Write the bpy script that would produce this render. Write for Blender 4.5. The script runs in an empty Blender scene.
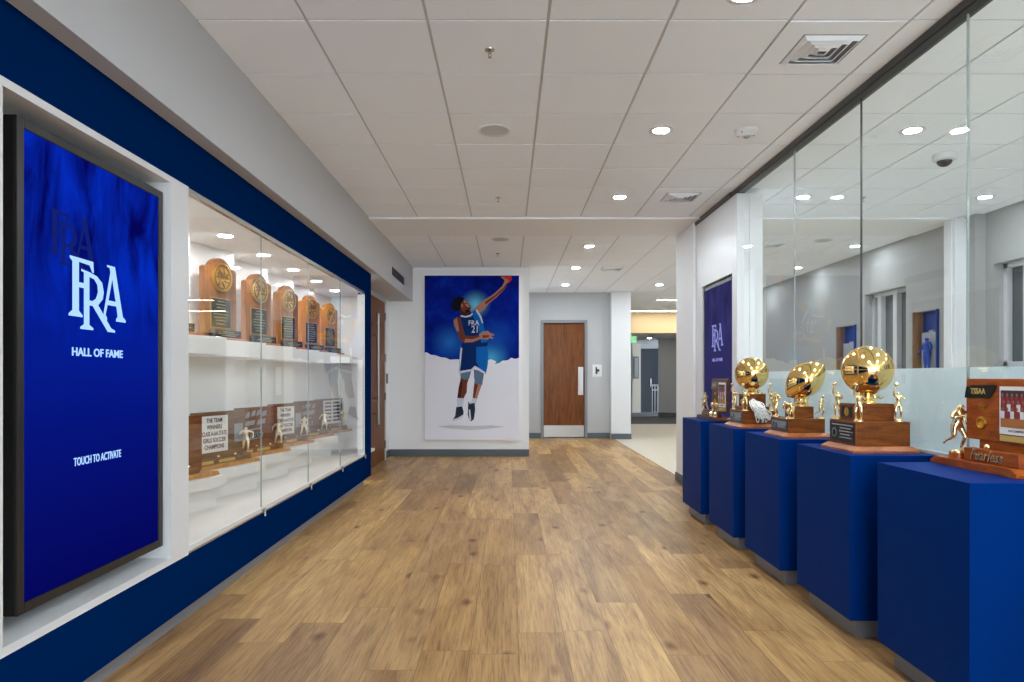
import bpy, bmesh, math, random
from mathutils import Vector, Matrix, Quaternion
S = bpy.context.scene
C = S.collection
PI = math.pi
random.seed(7)

# ------------------------------------------------------------------ camera, world, exposure
EYE = 1.305
cam_d = bpy.data.cameras.new('camera')
cam_d.sensor_width = 36.0
cam_d.lens = 36.0 * 680 / 1024
cam_d.shift_x = 4 / 1024
cam_d.shift_y = 36 / 1024
cam_d.clip_start = 0.05
cam_d.clip_end = 100
cam = bpy.data.objects.new('camera', cam_d)
C.objects.link(cam)
cam.location = (0, 0, EYE)
cam.rotation_euler = (PI / 2, 0, 0)
S.camera = cam
w = bpy.data.worlds.new('world')
S.world = w
w.use_nodes = True
w.node_tree.nodes['Background'].inputs[0].default_value = (0.80, 0.90, 1.0, 1)
w.node_tree.nodes['Background'].inputs[1].default_value = 7.0  # raised as fill light, enters through the rear openings
S.view_settings.view_transform = 'Standard'
S.view_settings.look = 'None'
S.view_settings.gamma = 1
S.view_settings.use_curve_mapping = False
S.view_settings.exposure = 0.46
S.cycles.sample_clamp_indirect = 6
S.cycles.max_bounces = 12
S.cycles.diffuse_bounces = 6
S.cycles.transparent_max_bounces = 16
LAMP = 480.0        # radiance of a room downlight lens
CASE = 140.0        # radiance of a display case downlight lens

# ------------------------------------------------------------------ materials
def L(c):
    return tuple((v / 255 / 12.92) if v / 255 <= .04045 else ((v / 255 + .055) / 1.055) ** 2.4 for v in c) + (1,)

def mat(name, rgb, rough=.5, metal=0.0, spec=.5, coat=0.0, bump=0.0, bscale=200.0, vary=0.0, vscale=6.0):
    """plain procedural surface: colour with a slight noise variation and an optional fine bump"""
    m = bpy.data.materials.new(name)
    m.use_nodes = True
    nt = m.node_tree
    b = nt.nodes['Principled BSDF']
    col = L(rgb) if max(rgb) > 1 else tuple(rgb) + (1,)
    b.inputs['Base Color'].default_value = col
    b.inputs['Roughness'].default_value = rough
    b.inputs['Metallic'].default_value = metal
    b.inputs['Specular IOR Level'].default_value = spec
    b.inputs['Coat Weight'].default_value = coat
    if vary or bump:
        tc = nt.nodes.new('ShaderNodeTexCoord')
    if vary:
        n = nt.nodes.new('ShaderNodeTexNoise')
        n.inputs['Scale'].default_value = vscale
        n.inputs['Detail'].default_value = 4
        nt.links.new(tc.outputs['Object'], n.inputs['Vector'])
        mx = nt.nodes.new('ShaderNodeMix'); mx.data_type = 'RGBA'
        mx.inputs[6].default_value = tuple(max(0, v * (1 - vary)) for v in col[:3]) + (1,)
        mx.inputs[7].default_value = tuple(min(1, v * (1 + vary)) for v in col[:3]) + (1,)
        nt.links.new(n.outputs['Fac'], mx.inputs[0])
        nt.links.new(mx.outputs[2], b.inputs['Base Color'])
    if bump:
        n2 = nt.nodes.new('ShaderNodeTexNoise')
        n2.inputs['Scale'].default_value = bscale
        nt.links.new(tc.outputs['Object'], n2.inputs['Vector'])
        bp = nt.nodes.new('ShaderNodeBump')
        bp.inputs['Strength'].default_value = bump
        bp.inputs['Distance'].default_value = .002
        nt.links.new(n2.outputs['Fac'], bp.inputs['Height'])
        nt.links.new(bp.outputs['Normal'], b.inputs['Normal'])
    return m

def emit(name, rgb, strength, base=.8):
    m = bpy.data.materials.new(name)
    m.use_nodes = True
    nt = m.node_tree
    b = nt.nodes['Principled BSDF']
    b.inputs['Base Color'].default_value = (base, base, base, 1)
    b.inputs['Emission Color'].default_value = L(rgb) if max(rgb) > 1 else tuple(rgb) + (1,)
    b.inputs['Emission Strength'].default_value = strength
    if base < .1: b.inputs['Specular IOR Level'].default_value = 0
    return m

def math_node(nt, op, a, b=None):
    n = nt.nodes.new('ShaderNodeMath'); n.operation = op
    for i, v in enumerate((a, b)):
        if v is None: continue
        if isinstance(v, (int, float)): n.inputs[i].default_value = v
        else: nt.links.new(v, n.inputs[i])
    return n.outputs[0]

def ramp(nt, fac, stops):
    r = nt.nodes.new('ShaderNodeValToRGB')
    e = r.color_ramp.elements
    while len(e) < len(stops): e.new(.5)
    for i, (p, c) in enumerate(stops):
        e[i].position = p; e[i].color = L(c)
    nt.links.new(fac, r.inputs['Fac'])
    return r.outputs['Color']

def mixc(nt, fac, a, b, mode='MIX'):
    mx = nt.nodes.new('ShaderNodeMix'); mx.data_type = 'RGBA'; mx.blend_type = mode
    for i, v in ((0, fac), (6, a), (7, b)):
        if isinstance(v, (int, float)): mx.inputs[i].default_value = v
        elif isinstance(v, tuple): mx.inputs[i].default_value = v
        else: nt.links.new(v, mx.inputs[i])
    return mx.outputs[2]

def noise(nt, vec, scale, detail=4, rough=.5, dist=0.0):
    n = nt.nodes.new('ShaderNodeTexNoise')
    n.inputs['Scale'].default_value = scale; n.inputs['Detail'].default_value = detail
    n.inputs['Roughness'].default_value = rough; n.inputs['Distortion'].default_value = dist
    nt.links.new(vec, n.inputs['Vector'])
    return n.outputs['Fac']

def mapping(nt, vec, scale=(1, 1, 1), loc=(0, 0, 0)):
    n = nt.nodes.new('ShaderNodeMapping')
    n.inputs['Scale'].default_value = scale; n.inputs['Location'].default_value = loc
    nt.links.new(vec, n.inputs['Vector'])
    return n.outputs['Vector']

def floor_material():
    m = bpy.data.materials.new('oak_planks'); m.use_nodes = True
    nt = m.node_tree; b = nt.nodes['Principled BSDF']
    tc = nt.nodes.new('ShaderNodeTexCoord')
    sep = nt.nodes.new('ShaderNodeSeparateXYZ'); nt.links.new(tc.outputs['Object'], sep.inputs[0])
    x, y = sep.outputs[0], sep.outputs[1]
    PW, PL = .231, 1.52
    cx = math_node(nt, 'DIVIDE', math_node(nt, 'ADD', x, 20.045), PW)
    col = math_node(nt, 'FLOOR', cx)
    wn = nt.nodes.new('ShaderNodeTexWhiteNoise'); wn.noise_dimensions = '1D'; nt.links.new(col, wn.inputs['W'])
    cy = math_node(nt, 'DIVIDE', math_node(nt, 'ADD', y, math_node(nt, 'ADD', 20, math_node(nt, 'MULTIPLY', wn.outputs['Value'], PL))), PL)
    row = math_node(nt, 'FLOOR', cy)
    cmb = nt.nodes.new('ShaderNodeCombineXYZ'); nt.links.new(col, cmb.inputs[0]); nt.links.new(row, cmb.inputs[1])
    w2 = nt.nodes.new('ShaderNodeTexWhiteNoise'); w2.noise_dimensions = '2D'; nt.links.new(cmb.outputs[0], w2.inputs['Vector'])
    # each plank shifts the grain pattern so that the boards do not continue into each other
    sh = nt.nodes.new('ShaderNodeVectorMath'); sh.operation = 'MULTIPLY_ADD'
    nt.links.new(w2.outputs['Color'], sh.inputs[0]); sh.inputs[1].default_value = (13, 17, 5)
    nt.links.new(tc.outputs['Object'], sh.inputs[2])
    v = sh.outputs[0]
    g1 = noise(nt, mapping(nt, v, (5, .62, 1)), 1.5, 7, .66, .7)          # broad cathedral grain
    g2 = noise(nt, mapping(nt, v, (70, 2.2, 1)), 1.6, 5, .65, .5)            # fine pores
    base = ramp(nt, g1, [(.25, (136, 103, 64)), (.42, (186, 151, 102)), (.6, (213, 180, 125)), (.8, (226, 197, 146))])
    tone = ramp(nt, w2.outputs['Value'], [(0, (188, 170, 158)), (.3, (224, 212, 204)), (.5, (212, 194, 172)), (.7, (242, 230, 216)), (1, (252, 242, 228))])
    c = mixc(nt, 1.0, base, tone, 'MULTIPLY')
    pores = ramp(nt, g2, [(.32, (136, 122, 112)), (.54, (255, 255, 255)), (1, (255, 255, 255))])
    c = mixc(nt, .6, c, pores, 'MULTIPLY')
    # knots
    vo = nt.nodes.new('ShaderNodeTexVoronoi'); vo.inputs['Scale'].default_value = 2.6
    nt.links.new(mapping(nt, v, (1.5, .75, 1)), vo.inputs['Vector'])
    wob = noise(nt, mapping(nt, v, (12, 6, 1)), 2.0, 3)
    d = math_node(nt, 'ADD', vo.outputs['Distance'], math_node(nt, 'MULTIPLY', math_node(nt, 'SUBTRACT', wob, .5), .10))
    kn = ramp(nt, d, [(.0, (50, 30, 18)), (.04, (96, 62, 38)), (.09, (196, 176, 156)), (.17, (255, 255, 255))])
    c = mixc(nt, .85, c, kn, 'MULTIPLY')
    # seams
    fx = math_node(nt, 'FRACT', cx); fy = math_node(nt, 'FRACT', cy)
    ex = math_node(nt, 'MINIMUM', fx, math_node(nt, 'SUBTRACT', 1, fx))
    ey = math_node(nt, 'MINIMUM', fy, math_node(nt, 'SUBTRACT', 1, fy))
    e = math_node(nt, 'MINIMUM', math_node(nt, 'MULTIPLY', ex, PW), math_node(nt, 'MULTIPLY', ey, PL))
    sm = math_node(nt, 'GREATER_THAN', e, .0012)
    c = mixc(nt, sm, L((104, 74, 46)), c)
    nt.links.new(c, b.inputs['Base Color'])
    b.inputs['Roughness'].default_value = .42
    b.inputs['Specular IOR Level'].default_value = .35
    bp = nt.nodes.new('ShaderNodeBump'); bp.inputs['Strength'].default_value = .12; bp.inputs['Distance'].default_value = .002
    nt.links.new(g2, bp.inputs['Height']); nt.links.new(bp.outputs['Normal'], b.inputs['Normal'])
    return m

def wood_material(name, dark, mid, light, axis=(1, 1, 14), scale=2.4, rough=.38):
    m = bpy.data.materials.new(name); m.use_nodes = True
    nt = m.node_tree; b = nt.nodes['Principled BSDF']
    tc = nt.nodes.new('ShaderNodeTexCoord')
    g = noise(nt, mapping(nt, tc.outputs['Object'], axis), scale, 6, .6, .8)
    f = noise(nt, mapping(nt, tc.outputs['Object'], tuple(a * 6 for a in axis)), scale * 2, 3)
    c = ramp(nt, g, [(.28, dark), (.5, mid), (.75, light)])
    c = mixc(nt, .35, c, ramp(nt, f, [(.35, (150, 140, 130)), (.6, (255, 255, 255))]), 'MULTIPLY')
    nt.links.new(c, b.inputs['Base Color'])
    b.inputs['Roughness'].default_value = rough
    b.inputs['Coat Weight'].default_value = .10; b.inputs['Specular IOR Level'].default_value = .3; b.inputs['Coat Roughness'].default_value = .2
    return m

def glass_material(name, tint=(.97, .985, .98), refl=1.0):
    """thin clear pane: transparent with a Fresnel mirror on top"""
    m = bpy.data.materials.new(name); m.use_nodes = True
    nt = m.node_tree; nt.nodes.clear()
    out = nt.nodes.new('ShaderNodeOutputMaterial')
    t = nt.nodes.new('ShaderNodeBsdfTransparent'); t.inputs[0].default_value = tint + (1,)
    g = nt.nodes.new('ShaderNodeBsdfGlossy'); g.inputs['Roughness'].default_value = .0
    g.inputs['Color'].default_value = (refl, refl, refl, 1)
    fr = nt.nodes.new('ShaderNodeFresnel'); fr.inputs['IOR'].default_value = 1.45
    geo = nt.nodes.new('ShaderNodeNewGeometry')
    mx = nt.nodes.new('ShaderNodeMixShader')
    # the back side of a closed pane would read as inside glass: only the outward side mirrors
    f = math_node(nt, 'MULTIPLY', fr.outputs[0], math_node(nt, 'SUBTRACT', 1, geo.outputs['Backfacing']))
    nt.links.new(f, mx.inputs[0]); nt.links.new(t.outputs[0], mx.inputs[1]); nt.links.new(g.outputs[0], mx.inputs[2])
    nt.links.new(mx.outputs[0], out.inputs['Surface'])
    return m

def film_material():
    """frosted film: mostly scattering white-blue with a faint marbled pattern"""
    m = bpy.data.materials.new('frosted_film'); m.use_nodes = True
    nt = m.node_tree; nt.nodes.clear()
    out = nt.nodes.new('ShaderNodeOutputMaterial')
    tc = nt.nodes.new('ShaderNodeTexCoord')
    n = noise(nt, tc.outputs['Object'], 3.2, 6, .65, 1.2)
    c = ramp(nt, n, [(.35, (226, 238, 242)), (.6, (236, 244, 247)), (.72, (248, 251, 252))])
    d = nt.nodes.new('ShaderNodeBsdfDiffuse'); nt.links.new(c, d.inputs['Color'])
    t = nt.nodes.new('ShaderNodeBsdfTranslucent'); nt.links.new(c, t.inputs['Color'])
    tr = nt.nodes.new('ShaderNodeBsdfTransparent'); tr.inputs[0].default_value = (.9, .95, .97, 1)
    m1 = nt.nodes.new('ShaderNodeMixShader'); m1.inputs[0].default_value = .4
    nt.links.new(d.outputs[0], m1.inputs[1]); nt.links.new(t.outputs[0], m1.inputs[2])
    m2 = nt.nodes.new('ShaderNodeMixShader'); m2.inputs[0].default_value = .07
    nt.links.new(m1.outputs[0], m2.inputs[1]); nt.links.new(tr.outputs[0], m2.inputs[2])
    nt.links.new(m2.outputs[0], out.inputs['Surface'])
    return m

def screen_material(name, lo, hi, strength):
    """lit display: deep blue picture with pale pennant-like shapes"""
    m = bpy.data.materials.new(name); m.use_nodes = True
    nt = m.node_tree; b = nt.nodes['Principled BSDF']
    tc = nt.nodes.new('ShaderNodeTexCoord')
    n = noise(nt, mapping(nt, tc.outputs['Object'], (3.2, 1, 1.1)), 2.0, 5, .6, .6)
    sep = nt.nodes.new('ShaderNodeSeparateXYZ'); nt.links.new(tc.outputs['Object'], sep.inputs[0])
    up = math_node(nt, 'DIVIDE', sep.outputs[2], 1.73)
    c = ramp(nt, n, [(.38, lo), (.66, hi)])
    plain = ramp(nt, up, [(0, lo), (.35, tuple((a * 2 + b_) / 3 for a, b_ in zip(lo, hi))), (1, hi)])
    k = ramp(nt, up, [(.52, (0, 0, 0)), (.8, (255, 255, 255))])
    c = mixc(nt, k, plain, c)
    b.inputs['Base Color'].default_value = (.002, .002, .006, 1)
    b.inputs['Specular IOR Level'].default_value = .0
    b.inputs['Roughness'].default_value = .05
    nt.links.new(c, b.inputs['Emission Color'])
    b.inputs['Emission Strength'].default_value = strength
    return m

def print_blue_material():
    m = bpy.data.materials.new('poster_blue_print'); m.use_nodes = True
    nt = m.node_tree; b = nt.nodes['Principled BSDF']
    tc = nt.nodes.new('ShaderNodeTexCoord')
    def spot(x, z, r):
        vm = nt.nodes.new('ShaderNodeVectorMath'); vm.operation = 'DISTANCE'
        nt.links.new(tc.outputs['Object'], vm.inputs[0]); vm.inputs[1].default_value = (x, 0, z)
        return math_node(nt, 'POWER', math_node(nt, 'MAXIMUM', math_node(nt, 'SUBTRACT', 1, math_node(nt, 'DIVIDE', vm.outputs['Value'], r)), 0), 1.6)
    n = noise(nt, mapping(nt, tc.outputs['Object'], (1, 1, 1)), 2.6, 5, .6, .5)
    c = ramp(nt, n, [(.3, (0, 14, 100)), (.55, (0, 30, 146)), (.8, (2, 62, 190))])
    for x, z, r, colr in SPOTS:
        c = mixc(nt, spot(x, z, r), c, L(colr))
    nt.links.new(c, b.inputs['Base Color'])
    b.inputs['Roughness'].default_value = .6
    b.inputs['Specular IOR Level'].default_value = .05
    return m

M = {}
M['sidewall'] = mat('grey_painted_wall', (156, 156, 154), .6, bump=.06, bscale=160)
M['wall_brightened'] = mat('wall_paint_brightened', (238, 240, 242), .6, bump=.06, bscale=160)  # wall paint lightened in colour for surfaces the lamps leave too dim
M['wall'] = mat('painted_wall', (178, 179, 180), .6, bump=.06, bscale=160)
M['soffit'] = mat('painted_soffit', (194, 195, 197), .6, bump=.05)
M['tile'] = mat('ceiling_tile', (243, 248, 254), .9, bump=.25, bscale=260)  # cool tint in the colour cancels warm light bounced off the floor
M['tee'] = mat('ceiling_tee', (196, 197, 198), .6)
M['white'] = mat('white_laminate', (218, 219, 220), .35)
M['interior'] = mat('case_white', (244, 244, 242), .45)
M['blue'] = mat('blue_laminate', (0, 34, 84), .45, spec=.0)
M['plinth'] = mat('plinth_blue', (0, 44, 114), .40, spec=.02)
M['toe'] = mat('grey_toe_kick', (128, 130, 134), .4)
M['steel'] = mat('brushed_steel', (176, 174, 170), .32, metal=1.0)
M['caselow'] = mat('case_grey_white', (222, 220, 216), .45)
M['alu'] = mat('aluminium', (190, 190, 188), .25, metal=1.0)
M['bronze'] = mat('dark_bronze', (84, 84, 84), .35, metal=.6)
M['black'] = mat('black_plastic', (14, 14, 15), .3)
M['charcoal'] = mat('charcoal_bezel', (40, 39, 38), .35, metal=.3)
M['base'] = mat('grey_vinyl_base', (82, 90, 96), .5)
M['beige'] = mat('beige_floor_tile', (212, 202, 184), .35, vary=.08)
M['carpet'] = mat('grey_carpet', (88, 88, 90), .95, bump=.4, bscale=300)
M['glass'] = glass_material('clear_glass')
M['case_glass'] = glass_material('case_glass', (.985, .99, .985))
M['edge'] = mat('glass_edge', (142, 150, 148), .2)
M['film'] = film_material()
M['gold'] = mat('polished_gold', (.96, .70, .28), .10, metal=1.0)
M['palegold'] = mat('cast_gold', (1.0, .80, .42), .24, metal=1.0)
M['silvergold'] = mat('pale_silver_gold', (.95, .86, .64), .3, metal=.9)
M['relief'] = mat('dark_antique_gold', (140, 100, 36), .45, metal=.8)
M['bronze_medal'] = mat('antique_gold', (214, 166, 72), .34, metal=1.0, vary=.35, vscale=60)
M['silver_medal'] = mat('antique_pewter_gold', (200, 176, 120), .34, metal=1.0, vary=.35, vscale=60)
M['walnut'] = wood_material('walnut', (82, 36, 3), (126, 66, 12), (154, 90, 28), (3, 3, 16))
M['cherry'] = wood_material('cherry', (122, 50, 10), (160, 76, 20), (190, 102, 36), (3, 3, 14))
M['darkwood'] = wood_material('dark_walnut', (52, 24, 14), (84, 42, 24), (112, 60, 36), (3, 3, 14))
M['honey'] = wood_material('honey_walnut', (104, 60, 22), (142, 88, 40), (166, 108, 56), (9, 3, 1.2))
M['umber'] = wood_material('umber_board', (92, 62, 36), (124, 90, 56), (146, 110, 74), (3, 3, 12))
M['amber'] = wood_material('amber_oak', (150, 90, 30), (186, 120, 46), (204, 144, 66), (9, 3, 1.2))
M['oak'] = wood_material('honey_oak', (146, 92, 40), (190, 132, 64), (210, 156, 86), (14, 3, 2))
M['ply_edge'] = wood_material('pink_moulding', (136, 74, 38), (176, 104, 60), (196, 126, 78), (3, 3, 14))
M['door'] = wood_material('door_veneer', (84, 38, 3), (117, 64, 12), (135, 79, 22), (9, 9, .9), 2.6, .6)
M['plate'] = mat('black_plate', (18, 20, 18), .25)
M['goldprint'] = mat('gold_engraving', (206, 176, 100), .45, metal=.15)
M['faint'] = mat('faint_engraving', (138, 136, 104), .5)
M['paper'] = mat('white_paper', (232, 230, 226), .7)
M['ink'] = mat('dark_red_ink', (92, 50, 48), .7)
M['inkblack'] = mat('black_ink', (46, 40, 40), .7)
M['lens'] = emit('lamp_lens', (.85, .93, 1.0), LAMP)
M['lens_low'] = emit('lamp_lens_dimmed', (.85, .93, 1.0), LAMP * .4)
M['caselens'] = emit('case_lamp_lens', (.97, .98, 1.0), CASE)
M['cove'] = emit('linear_lamp', (1.0, .92, .78), 14)
M['smalllens'] = emit('corridor_lamp_lens', (1.0, .9, .76), 60)
M['screen'] = screen_material('touch_screen_picture', (0, 1, 84), (0, 42, 186), .74)
M['screen2'] = screen_material('dim_screen_picture', (38, 36, 78), (54, 52, 104), .75)
M['logo'] = emit('screen_white', (150, 190, 240), 1.0, .05)
M['logo_dim'] = emit('screen_dim_white', (124, 128, 190), .9, .02)
M['ghost'] = emit('screen_ghost', (10, 26, 110), .75, .005)
M['cream'] = mat('cream_wall', (232, 208, 168), .6)
M['stone'] = mat('pale_stone_paint', (206, 198, 182), .6)
M['slate'] = mat('slate_door', (48, 54, 64), .5)
M['night'] = mat('night_glass', (92, 95, 96), .1)
M['green'] = emit('exit_green', (40, 190, 90), 1.0)
M['cord'] = mat('white_cord', (232, 230, 224), .8)
M['red'] = mat('red_plastic', (190, 30, 30), .4)
M['tan'] = wood_material('tan_side', (118, 88, 62), (146, 112, 82), (164, 130, 98), (9, 9, 1))
M['lockerblue'] = mat('locker_blue', (12, 58, 132), .5)
M['grey'] = mat('mid_grey', (150, 154, 160), .5)

# ------------------------------------------------------------------ mesh helpers
class MB:
    """collects shapes, then links them as ONE mesh object"""
    def __init__(s):
        s.v = []; s.f = []; s.m = []
    def add(s, vs, fs, m=0, T=None):
        o = len(s.v)
        for p in vs:
            p = Vector(p)
            s.v.append(tuple(T @ p) if T else tuple(p))
        for f in fs:
            s.f.append([i + o for i in f]); s.m.append(m)
        return s
    def box(s, x0, x1, y0, y1, z0, z1, m=0, T=None):
        x0, x1 = min(x0, x1), max(x0, x1); y0, y1 = min(y0, y1), max(y0, y1); z0, z1 = min(z0, z1), max(z0, z1)
        vs = [(x, y, z) for z in (z0, z1) for y in (y0, y1) for x in (x0, x1)]
        return s.add(vs, [(0, 2, 3, 1), (4, 5, 7, 6), (0, 1, 5, 4), (2, 6, 7, 3), (0, 4, 6, 2), (1, 3, 7, 5)], m, T)
    def prism(s, poly, a, b, axis='y', m=0, T=None):
        """poly of 2-D points extruded from a to b along axis; (x,z) for y, (y,z) for x, (x,y) for z"""
        n = len(poly)
        def P(p, t):
            return (p[0], t, p[1]) if axis == 'y' else (t, p[0], p[1]) if axis == 'x' else (p[0], p[1], t)
        vs = [P(p, a) for p in poly] + [P(p, b) for p in poly]
        fs = [list(range(n)), list(range(2 * n - 1, n - 1, -1))]
        fs += [(i, i + n, (i + 1) % n + n, (i + 1) % n) for i in range(n)]
        return s.add(vs, fs, m, T)
    def lathe(s, prof, c=(0, 0, 0), n=24, m=0, T=None):
        """profile of (radius, height) about z"""
        vs = []; fs = []; k = len(prof)
        for r, h in prof:
            for i in range(n):
                a = 2 * PI * i / n
                vs.append((c[0] + r * math.cos(a), c[1] + r * math.sin(a), c[2] + h))
        for j in range(k - 1):
            for i in range(n):
                fs.append((j * n + i, j * n + (i + 1) % n, (j + 1) * n + (i + 1) % n, (j + 1) * n + i))
        if prof[0][0] > 1e-6: fs.append(list(range(n - 1, -1, -1)))
        if prof[-1][0] > 1e-6: fs.append([(k - 1) * n + i for i in range(n)])
        return s.add(vs, fs, m, T)
    def tube(s, pts, r, n=8, m=0, closed=False, T=None):
        pts = [Vector(p) for p in pts]; k = len(pts); vs = []; fs = []
        up = None
        for i, p in enumerate(pts):
            a = pts[(i - 1) % k] if (closed or i > 0) else p
            b = pts[(i + 1) % k] if (closed or i < k - 1) else p
            t = (b - a).normalized()
            if up is None:
                up = t.orthogonal().normalized()
            else:
                up = (up - t * up.dot(t))
                up = up.normalized() if up.length > 1e-6 else t.orthogonal().normalized()
            sd = t.cross(up)
            rr = r[i] if isinstance(r, (list, tuple)) else r
            for j in range(n):
                an = 2 * PI * j / n
                vs.append(p + (up * math.cos(an) + sd * math.sin(an)) * rr)
        last = k if closed else k - 1
        for i in range(last):
            i2 = (i + 1) % k
            for j in range(n):
                fs.append((i * n + j, i * n + (j + 1) % n, i2 * n + (j + 1) % n, i2 * n + j))
        if not closed:
            fs.append(list(range(n - 1, -1, -1))); fs.append([(k - 1) * n + j for j in range(n)])
        return s.add(vs, fs, m, T)
    def sphere(s, c, r, m=0, nu=24, nv=14, sc=(1, 1, 1), T=None):
        vs = [(c[0], c[1], c[2] - r * sc[2])]; fs = []
        for j in range(1, nv):
            t = PI * j / nv
            for i in range(nu):
                a = 2 * PI * i / nu
                vs.append((c[0] + r * sc[0] * math.sin(t) * math.cos(a), c[1] + r * sc[1] * math.sin(t) * math.sin(a), c[2] - r * sc[2] * math.cos(t)))
        vs.append((c[0], c[1], c[2] + r * sc[2]))
        for i in range(nu):
            fs.append((0, 1 + (i + 1) % nu, 1 + i))
            for j in range(nv - 2):
                a = 1 + j * nu; fs.append((a + i, a + (i + 1) % nu, a + nu + (i + 1) % nu, a + nu + i))
            a = 1 + (nv - 2) * nu; fs.append((a + i, a + (i + 1) % nu, len(vs) - 1))
        return s.add(vs, fs, m, T)
    def mesh(s, name, mats, smooth=False, bevel=0.0):
        me = bpy.data.meshes.new(name)
        me.from_pydata(s.v, [], s.f)
        for mm in (mats if isinstance(mats, (list, tuple)) else [mats]): me.materials.append(mm)
        for p, mi in zip(me.polygons, s.m): p.material_index = mi
        bm = bmesh.new(); bm.from_mesh(me)
        bmesh.ops.recalc_face_normals(bm, faces=bm.faces)
        if bevel:
            ed = [e for e in bm.edges if len(e.link_faces) == 2 and e.calc_face_angle(0) > .6]
            bmesh.ops.bevel(bm, geom=ed, offset=bevel, segments=2, profile=.6, affect='EDGES', clamp_overlap=True)
        bm.to_mesh(me); bm.free()
        if smooth:
            for p in me.polygons: p.use_smooth = True
            if smooth == 'auto':
                try: me.set_sharp_from_angle(angle=.7)
                except Exception: pass
        me.update()
        return me
    def build(s, name, mats, parent=None, smooth=False, bevel=0.0, loc=(0, 0, 0)):
        o = bpy.data.objects.new(name, s.mesh(name, mats, smooth, bevel))
        C.objects.link(o); o.location = loc
        if parent is not None: o.parent = parent
        return o

def link(name, me, parent=None, loc=(0, 0, 0), rz=0.0):
    o = bpy.data.objects.new(name, me); C.objects.link(o); o.location = loc; o.rotation_euler = (0, 0, rz)
    if parent is not None: o.parent = parent
    return o

def tag(o, label=None, cat=None, group=None, kind=None):
    for k, v in (('label', label), ('category', cat), ('group', group), ('kind', kind)):
        if v: o[k] = v
    return o

def thing(name, label, cat, loc=(0, 0, 0), rz=0.0, group=None):
    o = bpy.data.objects.new(name, None); C.objects.link(o)
    o.location = loc; o.rotation_euler = (0, 0, rz); o.empty_display_size = .1
    return tag(o, label, cat, group)

def struct(o):
    o['kind'] = 'structure'
    return o

def dup(root, loc, rz=None, label=None):
    r = root.copy(); C.objects.link(r); r.location = loc
    if rz is not None: r.rotation_euler = (0, 0, rz)
    if label: r['label'] = label
    for ch in list(root.children):
        c = ch.copy(); C.objects.link(c); c.parent = r
        for g in list(ch.children):
            d = g.copy(); C.objects.link(d); d.parent = c
    return r


def text_mesh(txt, size, depth=.0008, bold=0.0, xs=1.0, mt=None, align='CENTER', shear=0.0, maxw=0.0):
    """lettering standing upright in the local xz plane, facing -y"""
    cu = bpy.data.curves.new('lettering', 'FONT')
    cu.body = txt; cu.size = size; cu.extrude = depth; cu.offset = bold; cu.align_x = align; cu.align_y = 'CENTER'
    cu.shear = shear; cu.space_line = 1.0; cu.resolution_u = 3
    o = bpy.data.objects.new('lettering_source', cu); C.objects.link(o)
    dg = bpy.context.evaluated_depsgraph_get()
    me = bpy.data.meshes.new_from_object(o.evaluated_get(dg))
    bpy.data.objects.remove(o); bpy.data.curves.remove(cu)
    me.transform(Matrix.Rotation(PI / 2, 4, 'X') @ Matrix.Diagonal((xs, 1, 1, 1)))
    if maxw and len(me.vertices):
        wd = max(v.co.x for v in me.vertices) - min(v.co.x for v in me.vertices)
        if wd > maxw: me.transform(Matrix.Diagonal((maxw / wd, 1, 1, 1)))
    me.materials.clear()
    if mt: me.materials.append(mt)
    return me

def text(name, txt, size, parent, loc, mt, bold=0.0, xs=1.0, rz=0.0, depth=.0008, align='CENTER', shear=0.0, maxw=0.0):
    return link(name, text_mesh(txt, size, depth, bold, xs, mt, align, shear, maxw), parent, loc, rz)

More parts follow.
